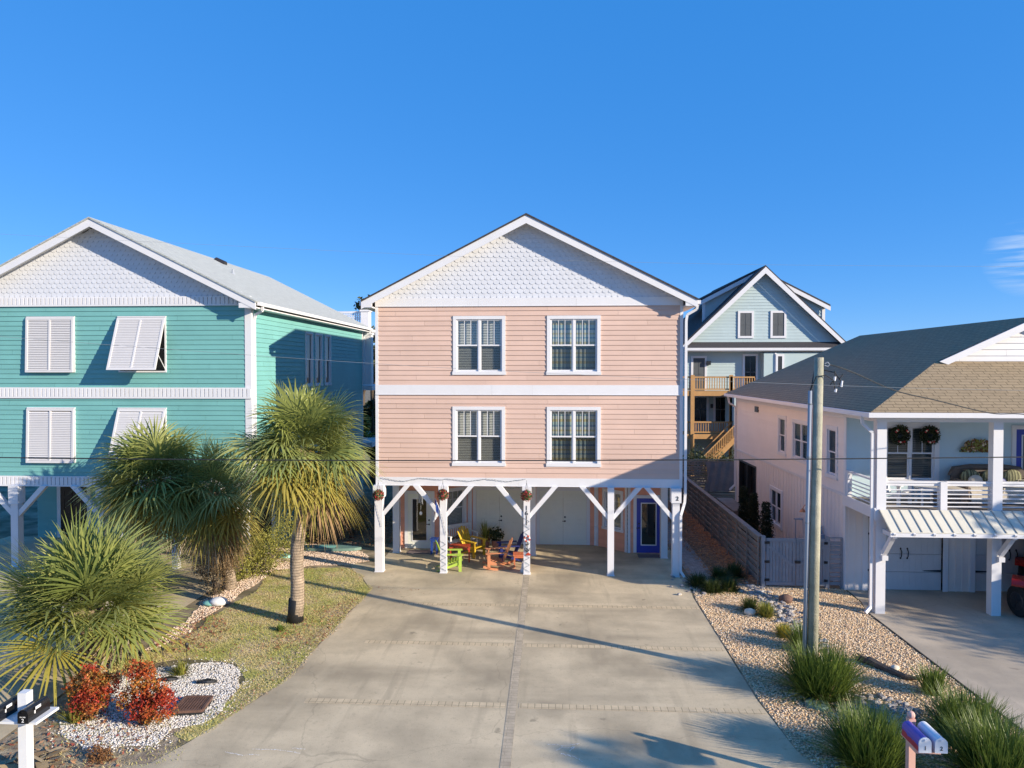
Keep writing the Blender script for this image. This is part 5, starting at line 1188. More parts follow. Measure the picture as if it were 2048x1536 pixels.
def palm(base, crown, R, n, seed, label, trunk_r=(.2, .15), emin=-55, yellow=12, dead=14, wrap=False, dead_dir=None, boots=0, lean=None, dmul=1.0, w=.042, mainmat='palm_leaf', group=None, trunk_vis=True, sparse=1.0, nseg=26):
    rnd = random.Random(seed); r = empty('cabbage_palm', base); c = V(crown)-V(base)
    t_ = MB(); k = 9; pts = [V((0,0,0)).lerp(c, i/k)+V((.04*math.sin(i*1.3), 0, 0)) for i in range(k+1)]
    t_.tube(pts, [trunk_r[0]*(1.12 if i == 0 else 1)+(trunk_r[1]-trunk_r[0])*i/k for i in range(k+1)], 14); t_.build('trunk', 'palm_trunk', r, True)
    if wrap:
        m = MB(); m.tube([pts[0]+V((0,0,-.0)), V((0,0,0)).lerp(c, .06), V((0,0,0)).lerp(c, .135)], [trunk_r[0]*1.25, trunk_r[0]*1.08, trunk_r[0]*1.05], 14)
        m.build('trunk_wrap', 'palm_wrap', r, True)
    bt = MB(); nb = boots if boots else 60
    for i in range(nb):
        a = i*2.4; zz = (.12+.85*i/nb) if boots else (.80+.18*i/nb); p = V((0,0,0)).lerp(c, zz); rr = trunk_r[0]+(trunk_r[1]-trunk_r[0])*zz; o_ = V((math.cos(a), math.sin(a), 0)); s_ = V((-math.sin(a), math.cos(a), 0)); q = .09 if boots else .05; L_ = .30 if boots else .2
        A = p+o_*(rr*.9); B = p+o_*(rr+(.14 if boots else .07))+V((0,0,L_)); bt.add([A-s_*q, A+s_*q, B+s_*q*.55, B-s_*q*.55, A-s_*q*.6-o_*.03, A+s_*q*.6-o_*.03], [(0,1,2,3), (3,2,5,4), (0,3,4), (2,1,5)])
    bt.build('leaf_bases', 'palm_boot', r)
    cr = MB(); ye = MB()
    for i in range(n):
        e = math.asin(max(-1, min(1, math.sin(math.radians(emin))+(1-math.sin(math.radians(emin)))*((i+.5)/n)))); e += rnd.uniform(-.16, .16); a = i*2.39996+rnd.uniform(-.25, .25)
        d = V((math.cos(e)*math.cos(a), math.cos(e)*math.sin(a), math.sin(e))); q = R*rnd.uniform(.86, 1.06)
        tgt = ye if i < yellow else cr
        fan_leaf(tgt, c+V((0,0,.05))+d*.1, d, q*.50*sparse*rnd.uniform(.35, 1.12), q*.62, rnd, droop=dmul*(.30+.3*max(0, -d.z)+.2*(1-abs(d.z))), w=w, nseg=nseg)
    cr.build('crown', mainmat, r)
    if yellow: ye.build('yellowing_fronds', 'palm_leaf_yellow', r)
    de = MB()
    for i in range(dead):
        a = (i*2.4 if dead_dir is None else dead_dir+rnd.uniform(-1.1, 1.1)); e = math.radians(rnd.uniform(-82, -55)); d = V((math.cos(e)*math.cos(a), math.cos(e)*math.sin(a), math.sin(e)))
        fan_leaf(de, c+V((.12*math.cos(a), .12*math.sin(a), -.1)), d, R*.42, R*.52, rnd, droop=.7, spread=1.1, nseg=20, w=w)
    if dead: de.build('dead_fronds', 'palm_leaf_dead', r)
    return tag(r, label, 'palm tree', group)
B1_ = G(590, 1243); palm((B1_.x, B1_.y, 0), tuple(PY(606, 900, B1_.y)), 2.12, 76, 5, 'tall cabbage palm with full crown and bare trunk on the lawn', trunk_r=(.185, .16), wrap=True, dead=6, dead_dir=-.1, yellow=24, emin=-52, nseg=34)
palm((-9.9, 20.6, 0), tuple(PY(425, 985, 20.6)), 1.9, 56, 8, 'palm with hanging dead fronds between the tall palm and teal house', trunk_r=(.19, .17), dead=14, dead_dir=-.9, yellow=14, emin=-60, nseg=34)
palm((-12.3, 20.4, 0), tuple(PY(308, 965, 20.4)), 2.15, 74, 11, 'dark leaved palm standing before the propped open lower teal shutter', trunk_r=(.2, .17), dead=3, yellow=18, emin=-58, nseg=34)
palm((-10.15, 14.75, 0), tuple(PY(176, 1222, 14.75)), 2.42, 66, 21, 'low broad palm with large green fans and stubby trunk in the left foreground', trunk_r=(.24, .22), boots=60, dead=0, yellow=4, emin=-16, w=.055, nseg=38, sparse=.92, dmul=.55)

# ================================================================== GRASS CLUMPS AND SHRUBS
def clump(px, py, rad, h, n, m, label, name='grass_clump', cat='ornamental grass', group='ornamental grass clumps in the tan gravel', seed=0, spread=.72, w=.019, droop=.35, loc=None):
    g = loc if loc is not None else G(px, py); r = empty(name, (g[0], g[1], .006)); v, f = blades(int(n*1.5), h*.86, w, spread, seed+int(px), droop=droop, base_r=rad*.5)
    npmesh('blades', v, f, m, r)
    v, f = blades(int(n*.05), h*.62, w*.8, 1.15, seed+int(px)+3, droop=.9, base_r=rad*.5); npmesh('dry_blades', v, f, 'palm_leaf_dead', r); k = MB(); rd = random.Random(seed)
    for i in range(30): a = rd.uniform(0, 6.28); q = rad*.4*rd.random(); k.bar((q*math.cos(a), q*math.sin(a), 0), (q*1.3*math.cos(a), q*1.3*math.sin(a), h*.22), .012, .008)
    k.build('stems', 'leaf_litter', r)
    return tag(r, label, cat, group)
clump(1640, 1388, .85, 1.25, 1500, 'clump_blade', 'large green grass clump round the foot of the utility pole')
clump(1738, 1530, .75, 1.15, 1300, 'clump_blade', 'large green grass clump at the bottom edge, left of the pink mailbox post')
clump(1935, 1480, .75, 1.05, 1200, 'clump_blade', 'green grass clump right of the mailboxes beside the right driveway')
clump(1995, 1560, .85, 1.2, 1300, 'clump_blade', 'large green grass clump in the bottom right corner')
clump(1865, 1388, .3, .75, 260, 'clump_blade', 'small open grass clump next to the driftwood log', spread=.5)
clump(1568, 1274, .22, .42, 300, 'clump_yellow', 'small bright yellow grass tuft left of the utility pole', spread=.7)
clump(1500, 1222, .25, .5, 260, 'clump_blade_dark', 'small dark green tuft just behind the pale rock', spread=.8)
clump(1532, 1234, .25, .5, 300, 'clump_green_yellow', 'small yellow green tuft right of the pale rock', spread=.8)
clump(1605, 1300, .35, .8, 420, 'clump_blade', 'grass tuft rising just behind the left side of the utility pole')
for i, (x, y, lb) in enumerate(((1396, 1172, 'leftmost dark tuft beside the pink house downspout'), (1425, 1184, 'front middle dark tuft of the group before the side path'), (1458, 1182, 'front right dark tuft of the group before the side path'), (1440, 1160, 'rear middle dark tuft of the group before the side path'), (1468, 1152, 'rear right dark tuft nearest the slatted fence'))):
    clump(x, y, .35, .55, 420, 'clump_blade_dark', lb, group='dark tufts in front of the side path', seed=i, spread=.9, droop=.9)
clump(150, 1445, .2, .5, 160, 'hedge_leaf', 'small green tuft at the foot of the left red shrub', cat='plant', group=None, seed=9)
clump(362, 1350, .2, .4, 120, 'clump_green_yellow', 'sparse yellowing tuft at the back of the white gravel', cat='plant', group=None, seed=10)
clump(560, 1262, .12, .22, 90, 'clump_blade', 'weedy grass tuft on the lawn by the black trunk wrap', cat='plant', group=None, seed=12)
def leafball(name, loc, lobes, n, s, m, label, cat='shrub', stems=6, group=None, seed=0, stemmat='bark', flat=1.0, shell=.75):
    """shrub or crown of leaf quads spread through several uneven lobes; lobes are (x,y,z,r)"""
    rs = np.random.RandomState(seed); r = empty(name, loc); tot = sum(l[3]**2 for l in lobes); vs = []
    for (x, y, z, rad) in lobes:
        k = int(n*rad*rad/tot); d = rs.normal(0, 1, (k, 3)); d /= np.linalg.norm(d, axis=1)[:, None]
        rr = rad*np.clip(rs.uniform(shell-.5, 1, k)**.5, 0, 1)*(1+.22*np.sin(5*d[:, 0]+3*x+seed)*np.cos(4*d[:, 1]+z*2)+.12*np.sin(9*d[:, 2]+seed)+rs.normal(0, .05, k)); c = d*rr[:, None]*np.array([1, 1, flat])+np.array([x, y, z])
        u = rs.normal(0, 1, (k, 3)); u /= np.linalg.norm(u, axis=1)[:, None]; w = np.cross(u, rs.normal(0, 1, (k, 3))); w /= np.linalg.norm(w, axis=1)[:, None]
        q = (s*rs.uniform(.6, 1.3, k))[:, None]; vs.append(np.stack([c-u*q, c+w*q*.5, c+u*q, c-w*q*.5], 1))
    v = np.concatenate(vs); v[:, :, 2] = np.maximum(v[:, :, 2], .01); f = np.arange(len(v)*4).reshape(-1, 4); npmesh('foliage', v.reshape(-1, 3), f, m, r)
    if stems:
        b = MB(); rd = random.Random(seed)
        for i in range(stems):
            l = lobes[i % len(lobes)]; a = rd.uniform(0, 6.28); e = V((l[0], l[1], l[2]))+V((rd.gauss(0, .35), rd.gauss(0, .35), rd.gauss(0, .25)))*l[3]; e.z = max(.08, e.z); b.tube([(0.05*math.cos(a), .05*math.sin(a), 0), e*.5+V((0,0,.05)), e], [.018, .012, .005], 5)
        b.build('stems', stemmat, r)
    return tag(r, label, cat, group)
g = G(183, 1440); leafball('nandina_shrub', (g.x, g.y, 0), [(-.05, 0, .38, .36), (.08, 0, .78, .26), (-.30, .1, .62, .26), (.34, .05, .72, .22), (.1, -.1, .5, .3), (-.12, .1, .92, .16)], 5200, .028, 'nandina', 'dark red leaved shrub at the foot of the foreground palm', group='red shrubs in the white gravel', seed=2, stems=10)
g = G(288, 1452); leafball('nandina_shrub', (g.x, g.y, 0), [(0, 0, .32, .28), (.34, -.04, .40, .30), (-.02, .05, .86, .24), (-.36, .1, .46, .22), (-.20, .05, 1.04, .20), (.12, .1, .62, .26), (.42, -.05, .62, .18), (.05, .05, 1.08, .14)], 6000, .028, 'nandina', 'taller orange red shrub left of the rusty drain grate', group='red shrubs in the white gravel', seed=7, stems=12)
g = G(196, 1520); leafball('dry_shrub', (g.x, g.y, 0), [(0, 0, .1, .2), (.12, 0, .08, .14)], 900, .02, 'rust_leaf', 'small low dried brown shrub on the mulch in front of the red shrubs', seed=3, stems=5)
g = G(430, 1190); leafball('brown_shrub', (g.x, g.y, 0), [(0, 0, .5, .5), (-.3, .1, .85, .4), (.3, .1, .9, .4), (0, .1, 1.2, .35)], 2600, .03, 'brown_leaf', 'thin brown shrub below the hanging dead palm fronds', seed=4, stems=16)
g = G(505, 1150); leafball('green_hedge', (g.x, g.y, 0), [(-.3, -.5, .35, .5), (.25, 0, .4, .6), (.0, .8, .6, .75), (.5, 1.6, .8, .8), (-.4, .6, .7, .6)], 9000, .035, 'hedge_leaf', 'sprawling yellow green hedge left of the tall palm trunk', seed=5, stems=14, cat='hedge')
leafball('dark_hedge', (-9.0, 26.5, 0), [(0, 0, .7, .9), (-1, .5, .9, 1), (.9, 1.2, .7, .8)], 6000, .045, 'brown_leaf', 'dark thin hedge at the left of the gap behind the tall palm', seed=6, stems=14, cat='hedge')
for i, (px, top, Y, lb) in enumerate(((1488, 972, 28.8, 'tall dark narrow evergreen by the black sliding door'), (1508, 985, 27.8, 'dark narrow evergreen left of the lower side window'), (1533, 1003, 26.0, 'shorter dark narrow evergreen before the lower side window'))):
    p = PY(px, top, Y); hgt = p.z; leafball('cypress', (p.x, Y, 0), [(0, 0, hgt*k/7+.1, .25*(1-.6*abs(k/7-.35))) for k in range(7)], 3600, .04, 'cypress_leaf', lb, cat='shrub', stems=3, group='narrow evergreens beside the white house', seed=20+i)
# trees
def tree(name, x, y, h, cr, n, s, label, seed=0, m='tree_leaf', lobes=9, trunk=.22, cz=.62, group=None, shell=.6):
    rd = random.Random(seed); L = []
    for i in range(lobes):
        a = rd.uniform(0, 6.28); q = cr*rd.uniform(.15, .75); z = h*cz+rd.uniform(-.32, .34)*h*.8*(1-q/cr*.5); L.append((q*math.cos(a), q*math.sin(a), z, cr*rd.uniform(.28, .5)))
    rs = np.random.RandomState(seed); r = empty(name, (x, y, 0)); vs = []; tot = sum(l[3]**2 for l in L)
    for (lx, ly, lz, rad) in L:
        k = int(n*rad*rad/tot); d = rs.normal(0, 1, (k, 3)); d /= np.linalg.norm(d, axis=1)[:, None]; rr = rad*rs.uniform(.25, 1, k)**.5*(1+.3*np.sin(4*d[:, 0]+lx*3)*np.cos(5*d[:, 1]+lz)+rs.normal(0, .08, k)); c = d*rr[:, None]*np.array([1, 1, .75])+np.array([lx, ly, lz])
        u = rs.normal(0, 1, (k, 3)); u /= np.linalg.norm(u, axis=1)[:, None]; w = np.cross(u, rs.normal(0, 1, (k, 3))); w /= np.linalg.norm(w, axis=1)[:, None]; q = (s*rs.uniform(.6, 1.4, k))[:, None]; vs.append(np.stack([c-u*q, c+w*q*.5, c+u*q, c-w*q*.5], 1))
    v = np.concatenate(vs); npmesh('crown', v.reshape(-1, 3), np.arange(len(v)*4).reshape(-1, 4), m, r)
    b = MB(); b.tube([(0,0,0), (.1, 0, h*.3), (0, .1, h*.6), (0, 0, h*.85)], [trunk, trunk*.8, trunk*.5, trunk*.15], 10)
    for l in L: b.tube([(0, 0, h*cz*.55), (l[0]*.5, l[1]*.5, (h*cz*.55+l[2])/2+.1), (l[0], l[1], l[2])], [trunk*.4, trunk*.25, trunk*.08], 6)
    b.build('trunk', 'bark', r); return tag(r, label, 'tree', group)
tree('evergreen_tree', -12.9, 46.5, 12.2, 1.9, 5200, .13, 'dark evergreen tree top showing above the white roof deck screen', seed=31, trunk=.2, cz=.7)
tree('evergreen_tree', -11.4, 43.5, 9.2, 1.5, 6500, .12, 'dense evergreen tree in the gap behind the white porch column', seed=32, m='tree_leaf', cz=.55)
tree('evergreen_tree', -10.6, 40.5, 5.2, 1.6, 5500, .10, 'lower bushy tree behind the leaf covered ground between two houses', seed=33, m='hedge_leaf', cz=.5)
tree('evergreen_tree', -9.0, 52, 8.0, 2.6, 5200, .14, 'broad evergreen tree furthest back in the gap left of the pink house', seed=35, cz=.5)
leafball('shrub', (8.6, 40.0, 0), [(0, 0, 1.2, 1.1), (1.2, .5, 1.0, 1.0), (-1, .3, .9, .9), (2.4, .4, 1.2, 1.0)], 5000, .07, 'tree_leaf', 'dark leafy shrub under the timber stairs behind the rear fence', seed=36)
# trees standing outside the frame, whose shade falls into it
tree('oak_tree', 24.2, 14.6, 7.6, 1.9, 700, .16, 'thin crowned tree standing beyond the neighbour driveway', seed=41, group='trees right of the neighbour driveway', cz=.8)
leafball('added_shade_hedge', (24.3, 13.5, 0), [(.2*math.sin(y_*3), y_, z_+.12*math.sin(y_*5), 1.45) for y_ in (-2.1, -1.0, .3, 1.6, 2.9, 4.2, 5.4) for z_ in (1.2, 3.0, 3.9)], 42000, .10, 'tree_leaf', 'unseen dense leafy block added to shade the neighbour driveway and carport', seed=43, stems=10, cat='hedge', shell=.6)  # added out of view, shaped so its shadow covers the right driveway and carport
tree('oak_tree', 22.6, 1.0, 7.2, 1.5, 420, .16, 'thin crowned tree by the road right of the camera', seed=44, group='trees right of the neighbour driveway', cz=.90)
# ================================================================== FENCES, GATE
fn = tag(empty('slatted_fence'), 'long weathered fence of horizontal slats running back beside the side path', 'fence')
x, ya, yb3 = 6.64, 21.7, 35.4; m = MB(); z = .10; k = 0
while z < 1.5: m.box((x-.02-(.045 if k % 2 else 0), ya, z), (x+.0-(.045 if k % 2 else 0), yb3, z+.088)); z += .105 if True else 0; k += 1
m.build('slat_panel', 'fence_wood', fn); m = MB(); m.box((x-.10, ya-.02, 1.56), (x+.08, yb3, 1.60)); m.build('cap_rail', 'fence_wood', fn)
y = ya
while y < yb3: m = MB(); m.box((x-.085, y, 0), (x-.066, y+.09, 1.559)); m.box((x+.001, y, 0), (x+.07, y+.09, 1.559)); m.build('fence_post', 'fence_wood', fn); y += 1.22
gt_ = tag(empty('garden_gate'), 'grey double garden gate of vertical boards with black hinges, behind the utility pole', 'gate')
GYY = 21.62
for i, (x0, x1) in enumerate(((6.78, 7.68), (7.70, 8.60))):
    m = MB(); n = 9; ww = (x1-x0)/n
    for k in range(n): m.box((x0+ww*k+.004, GYY, .08), (x0+ww*(k+1)-.006, GYY+.02, 1.55))
    m.box((x0, GYY-.022, .08), (x0+.09, GYY-.001, 1.55)); m.box((x1-.09, GYY-.022, .08), (x1, GYY-.001, 1.55)); m.box((x0+.09, GYY-.022, 1.45), (x1-.09, GYY-.001, 1.55)); m.box((x0+.09, GYY-.022, .08), (x1-.09, GYY-.001, .18))
    a, b_ = ((x0+.09, 1.3), (x1-.09, .7)) if i == 0 else ((x0+.09, .7), (x1-.09, 1.3)); m.bar((a[0], GYY-.012, a[1]), (b_[0], GYY-.012, b_[1]), .02, .09, up=(0, -.01, 1))
    lf = m.build('gate_leaf', 'gate_wood', gt_); h = MB(); hx = x0 if i == 0 else x1
    for z in (.25, .82, 1.42): h.box((hx-.06, GYY-.04, z-.04), (hx+.10 if i == 0 else hx+.05, GYY-.023, z+.04))
    if i == 0: h.box((x1-.03, GYY-.05, .78), (x1+.14, GYY-.024, .86))
    h.build('hinge', 'black_trim', lf)
for x0 in (6.66, 8.62): m = MB(); m.box((x0-.02, GYY-.04, 0), (x0+.09, GYY+.08, 1.62)); m.build('gate_post', 'gate_wood', gt_)
f2 = tag(empty('fence_section'), 'short grey slatted fence section joining the gate to the white house wall', 'fence')
m = MB(); z = .1; 
while z < 1.5: m.box((8.74, GYY, z), (9.06, GYY+.02, z+.11)); z += .14
m.build('slat_panel', 'gate_wood', f2); m = MB(); m.box((9.06, GYY-.03, 0), (9.11, GYY+.05, 1.6)); m.box((8.72, GYY-.02, 1.561), (9.059, GYY+.05, 1.60)); m.build('fence_post', 'gate_wood', f2)
f3 = tag(empty('rear_fence'), 'dark weathered fence of horizontal boards across the back of the side yard', 'fence')
m = MB(); z = .05; k = 0
while z < 1.95: m.box((4.4, 36.2+(.03 if k % 2 else 0), z), (10.5, 36.22+(.03 if k % 2 else 0), z+.10)); z += .135; k += 1
m.build('slat_panel', 'fence_wood', f3)
for x in (4.5, 6.6, 8.3, 10.3): m = MB(); m.box((x, 36.12, 0), (x+.1, 36.19, 2.05)); m.build('fence_post', 'fence_wood', f3)
m = MB(); vs = []; n = 14
for i in range(n+1):
    x = 8.15+1.5*i/n; 
    for k in range(6): vs.append((x+(.12*math.sin(k*.8) if i in (0, n) else 0), 36.0+.06*math.sin(i*1.7+k*.9), 1.98-.30*k+.02*math.sin(i*1.1)))
m.add(vs, [(i*6+k, (i+1)*6+k, (i+1)*6+k+1, i*6+k+1) for i in range(n) for k in range(5)]); tag(m.build('tarp', 'tarp', None, True), 'grey tarp draped over the rear fence by the white house corner', 'tarp')
hb = tag(empty('raised_box'), 'low dark timber box behind the slatted fence beside the tarp', 'box'); m = MB(); m.box((8.3, 31.0, 0), (8.95, 34.0, .45)); m.build('box_body', 'fence_wood', hb); m = MB(); m.box((8.25, 30.95, .451), (9.0, 34.05, .50)); m.build('box_lid', 'fence_wood', hb)

# ================================================================== UTILITY POLE AND WIRES
pb = G(1623, 1373); pt = PY(1638, 715, pb.y); up_ = tag(empty('utility_pole', (pb.x, pb.y, 0)), 'weathered wooden utility pole with grey conduit rising from the green clump', 'utility pole')
c = pt-V((pb.x, pb.y, 0)); m = MB(); m.tube([V((0,0,-.05)), c*.5, c], [.113, .104, .093], 18); m.build('pole', 'pole_wood', up_, True)
m = MB(); cc = V((-.165, .0, 0)); m.tube([cc, cc+c*.5, cc+c*.90], .045, 10); m.build('conduit', 'conduit_grey', up_, True)
m = MB()
for k in (.1, .3, .5, .7, .86): q = cc+c*k; m.tube([q+V((0,0,-.015)), q+V((0,0,.015))], .052, 10)
m.build('conduit_strap', 'wire_grey', up_)
m = MB(); m.tube([c+V((.1, -.05, -.13)), c+V((.16, -.06, -.10)), c+V((.2, -.06, -.15)), c+V((.16, -.06, -.19)), c+V((.1, -.05, -.17))], .012, 6)
m.build('eye_bolt', 'conduit_grey', up_)
m = MB(); m.tube([cc+c*.90, cc+c*.90+V((.03, 0, .12)), c+V((-.05, .12, -.28)), c+V((.12, .12, -.26)), c+V((.35, .05, -.32)), c+V((.46, 0, -.5)), c+V((.42, 0, -.62))], .012, 6)
m.tube([cc+c*.90, c+V((-.1, -.12, -.4)), c+V((.1, -.12, -.38)), c+V((.28, -.06, -.48)), c+V((.34, 0, -.68))], .011, 6)
m.tube([c+V((.33, 0, -.28)), c+V((.33, -.02, -.45)), c+V((.24, 0, -.58))], .011, 6); m.tube([c+V((.50, 0, -.35)), c+V((.44, 0, -.45))], .011, 6); m.build('splice_loops', 'wire_black', up_)
m = MB(); 
for q, w in ((c+V((.33, -.02, -.45)), .09), (c+V((.48, 0, -.56)), .13), (c+V((.36, 0, -.70)), .07)): m.tube([q+V((0,0,w/2)), q-V((.015,0,w/2))], .026, 8)
m.build('splice_connector', 'mail_white', up_)
def wire(name, pts, r, m_, label, n=40):
    P = [V(p) for p in pts]; out = []
    k = len(P)-1                                    # smooth through the measured points (Catmull-Rom)
    for i in range(k):
        a = P[max(0, i-1)]; b = P[i]; c_ = P[i+1]; d = P[min(k, i+2)]
        for j in range(n//k):
            t_ = j/(n//k); out.append(.5*((2*b)+(c_-a)*t_+(2*a-5*b+4*c_-d)*t_*t_+(3*b-a-3*c_+d)*t_**3))
    out.append(P[-1]); mb = MB(); mb.tube(out, r, 6); return tag(mb.build(name, m_), label, 'cable')
wire('communication_cable', [PY(-200, 910, 14.35), PY(0, 915, 14.35), PY(512, 920, 14.35), PY(1024, 921, 14.35), PY(1500, 919, 14.4), PY(2048, 914, 14.4), PY(2300, 910, 14.4)], .012, 'wire_black', 'thick dark cable crossing the whole picture below the lower windows')
wire('overhead_wire', [PY(-200, 455, 13), PY(0, 468, 13), PY(428, 490, 13), PY(1024, 517, 13), PY(1500, 529, 13), PY(2048, 533, 13), PY(2300, 533, 13)], .0018, 'wire_grey', 'very thin high wire crossing the sky in front of the gables')
wire('overhead_wire', [PY(-200, 655, 14.2), PY(0, 673, 14.2), PY(512, 711, 14.2), PY(912, 737, 14.2), PY(1350, 758, 14.2), PY(1700, 772, 14.3), PY(1900, 778, 14.3), PY(2300, 785, 14.3)], .003, 'wire_grey', 'thin pale wire sloping across the upper windows')
wire('service_drop', [tuple(V((pb.x, pb.y, 0))+c+V((.2, -.06, -.15))), PY(1700, 742, 14.9), PY(1790, 781, 15.6), PY(1870, 800, 16.3), PY(1980, 826, 17.2), PY(2040, 828, 18.0), PY(2150, 838, 18.6)], .013, 'wire_black', 'twisted service cable from the pole top to the white house gutter')
# ================================================================== MAILBOXES
def mailbox(parent, x, y, z, body, door, rz=0, w=.17, L=.48, h=.22, flagm=None, num=None, nm='mailbox', numm='black_trim', small=None, num_dz=0.0, nsz=.085):
    prof = [(-w/2, 0), (w/2, 0), (w/2, h-w/2)]+[(w/2*math.cos(a), h-w/2+w/2*math.sin(a)) for a in [math.pi*i/10 for i in range(1, 10)]]+[(-w/2, h-w/2)]
    m = MB(); m.prism([(x+a, y, z+b) for a, b in prof][::-1], (0, L, 0)); o = m.build(nm, body, parent)
    m = MB(); m.prism([(x+a*1.06, y-.015, z-.003+b*1.03) for a, b in prof][::-1], (0, .014, 0)); d = m.build('mailbox_door', door, o)
    m = MB(); m.box((x-.015, y-.035, z+h*.80), (x+.015, y-.016, z+h*.92)); m.build('pull_tab', door, o)
    if flagm: m = MB(); m.box((x+w/2+.004, y+.12, z+.10), (x+w/2+.012, y+.14, z+.2)); m.box((x+w/2+.004, y+.12, z+.155), (x+w/2+.012, y+.26, z+.2)); m.build('flag', flagm, o)
    if num: text_mesh(num, nsz, numm, o, (x, y-.018, z+h*.30+num_dz), depth=.002, name='number')
    if small: text_mesh(small, .024, numm, o, (x, y-.018, z+h*.47), depth=.0015, name='lettering')
    return o
YM = 10.85; pA = PY(48, 1384, YM)
ms = tag(empty('mailbox_stand'), 'white cross shaped post carrying two black mailboxes in the bottom left corner', 'mailbox')
m = MB(); m.box((pA.x-.075, YM-.05, 0), (pA.x+.075, YM+.10, pA.z)); m.build('post', 'paint_white', ms)
za_ = PY(48, 1447, YM-.3).z; m = MB(); m.box((pA.x-.40, YM-.30, za_-.02), (pA.x+.44, YM+.22, za_+.02)); m.build('platform', 'paint_white', ms)
mailbox(ms, pA.x+.25, YM-.33, za_+.021, 'black_gloss', 'black_gloss', num='2', numm='paint_white', small='U.S. MAIL', num_dz=-.02, flagm='paint_white'); mailbox(ms, pA.x-.25, YM-.33, za_+.021, 'black_gloss', 'black_gloss', small='U.S. MAIL', numm='paint_white', flagm='paint_white')
YM = 10.5; pB = PY(1833, 1440, YM+.15)
ms = tag(empty('mailbox_stand'), 'salmon post with a red and blue mailbox and a white mailbox', 'mailbox')
m = MB(); m.box((pB.x-.05, YM+.26, 0), (pB.x+.05, YM+.36, pB.z-.05)); m.ball((pB.x, YM+.31, pB.z), .06, 10, 8); m.build('post', 'mail_salmon', ms)
zb4 = PY(1850, 1503, YM-.25).z; m = MB(); m.box((pB.x-.16, YM-.15, zb4-.09), (pB.x+.20, YM+.05, zb4-.02)); m.box((pB.x-.18, YM-.25, zb4-.018), (pB.x+.21, YM+.25, zb4-.001)); m.build('platform', 'mail_salmon', ms)
def painted():
    m = bpy.data.materials.new('painted_flag_mailbox'); m.use_nodes = True; N = m.node_tree.nodes; L = m.node_tree.links; b = N['Principled BSDF']; b.inputs['Roughness'].default_value = .35
    tc = N.new('ShaderNodeTexCoord'); n = N.new('ShaderNodeTexNoise'); n.inputs['Scale'].default_value = 7; L.new(tc.outputs['Object'], n.inputs['Vector'])
    s = N.new('ShaderNodeSeparateXYZ'); L.new(tc.outputs['Object'], s.inputs[0]); a = N.new('ShaderNodeMath'); a.operation = 'MULTIPLY_ADD'; a.inputs[1].default_value = .25; L.new(n.outputs['Fac'], a.inputs[0]); L.new(s.outputs['Z'], a.inputs[2])
    r = N.new('ShaderNodeMapRange'); r.inputs[1].default_value = zb4+.20; r.inputs[2].default_value = zb4+.22; L.new(a.outputs[0], r.inputs[0]); mx = N.new('ShaderNodeMix'); mx.data_type = 'RGBA'; mx.inputs[6].default_value = (.45, .03, .05, 1); mx.inputs[7].default_value = (.10, .08, .42, 1); L.new(r.outputs[0], mx.inputs[0]); L.new(mx.outputs[2], b.inputs['Base Color']); M['painted_flag'] = m
painted()
mailbox(ms, pB.x-.10, YM-.27, zb4, 'painted_flag', 'mail_white', num='1'); mailbox(ms, pB.x+.13, YM-.27, zb4, 'mail_white', 'mail_white', num='2')

# ================================================================== SMALL GARDEN THINGS
def rock(px, py, r, m, label, sc3=(1,.8,.65), seed=1):
    random.seed(seed); g = G(px, py); b = MB(); b.ball((g.x, g.y, r*sc3[2]*.7), r, 9, 7, .10, sc3); o = b.build('rock', m, None, True); return tag(o, label, 'rock')
rock(1500, 1230, .17, 'rock_pale', 'pale boulder on the tan gravel in front of a small dark tuft', seed=4)
rock(1572, 1205, .2, 'rock_red', 'dark reddish boulder before the gate left of the utility pole', (1, .8, .7), seed=5)
rock(1790, 1340, .10, 'rock_pale', 'small white stone at the end of the driftwood log', seed=6)
p = [G(1712, 1322), G(1740, 1330), G(1775, 1344), G(1812, 1360), G(1840, 1366)]; m = MB(); m.tube([q+V((0,0,.07+.03*math.sin(i*2))) for i, q in enumerate(p)], [.05, .10, .09, .07, .03], 7); m.tube([p[1]+V((0,0,.1)), p[1]+V((-.25,.1,.22))], [.05, .02], 6); tag(m.build('driftwood_log', 'driftwood'), 'dark driftwood log lying between the pole clump and small open clump', 'log')
g = G(1634, 1412); m = MB(); m.tube([(g.x, g.y, .0), (g.x, g.y, .07), (g.x, g.y, .075)], [.24, .22, .0], 16); tag(m.build('valve_cover', 'green_plastic'), 'grey green oval irrigation cover in front of the pole clump', 'valve cover')
gr = tag(empty('drain_grate'), 'rusty rectangular drain grate on the white gravel', 'drain grate')
q = [G(372, 1394, .1), G(424, 1394, .1), G(404, 1421, .1), G(344, 1424, .1)]; m = MB()
for a, b in ((q[0], q[1]), (q[1], q[2]), (q[2], q[3]), (q[3], q[0])): m.bar(a, b, .05, .05)
m.build('frame', 'rust', gr); m = MB()
for k in range(1, 10): m.bar(q[0].lerp(q[1], k/10), q[3].lerp(q[2], k/10), .034, .03)
m.build('bars', 'rust', gr); m = MB(); m.add([(v.x, v.y, .03) for v in q], [(3,2,1,0)]); m.add([tuple(v) for v in q]+[(v.x, v.y, .0) for v in q], [(0,3,7,4), (3,2,6,7), (2,1,5,6), (1,0,4,5)]); m.build('pit', 'dark_interior', gr)
for px, py, r, lb in ((338, 1361, .2, 'flat dark round lid at the back of the white gravel'), (414, 1366, .22, 'tilted dark round lid right of centre on the white gravel')):
    g = G(px, py); m = MB(); m.tube([(g.x, g.y, .01), (g.x, g.y+.02, .055), (g.x, g.y+.02, .065)], [r, r*.95, r*.3], 16); tag(m.build('round_lid', 'black_trim'), lb, 'lid')
sl = None
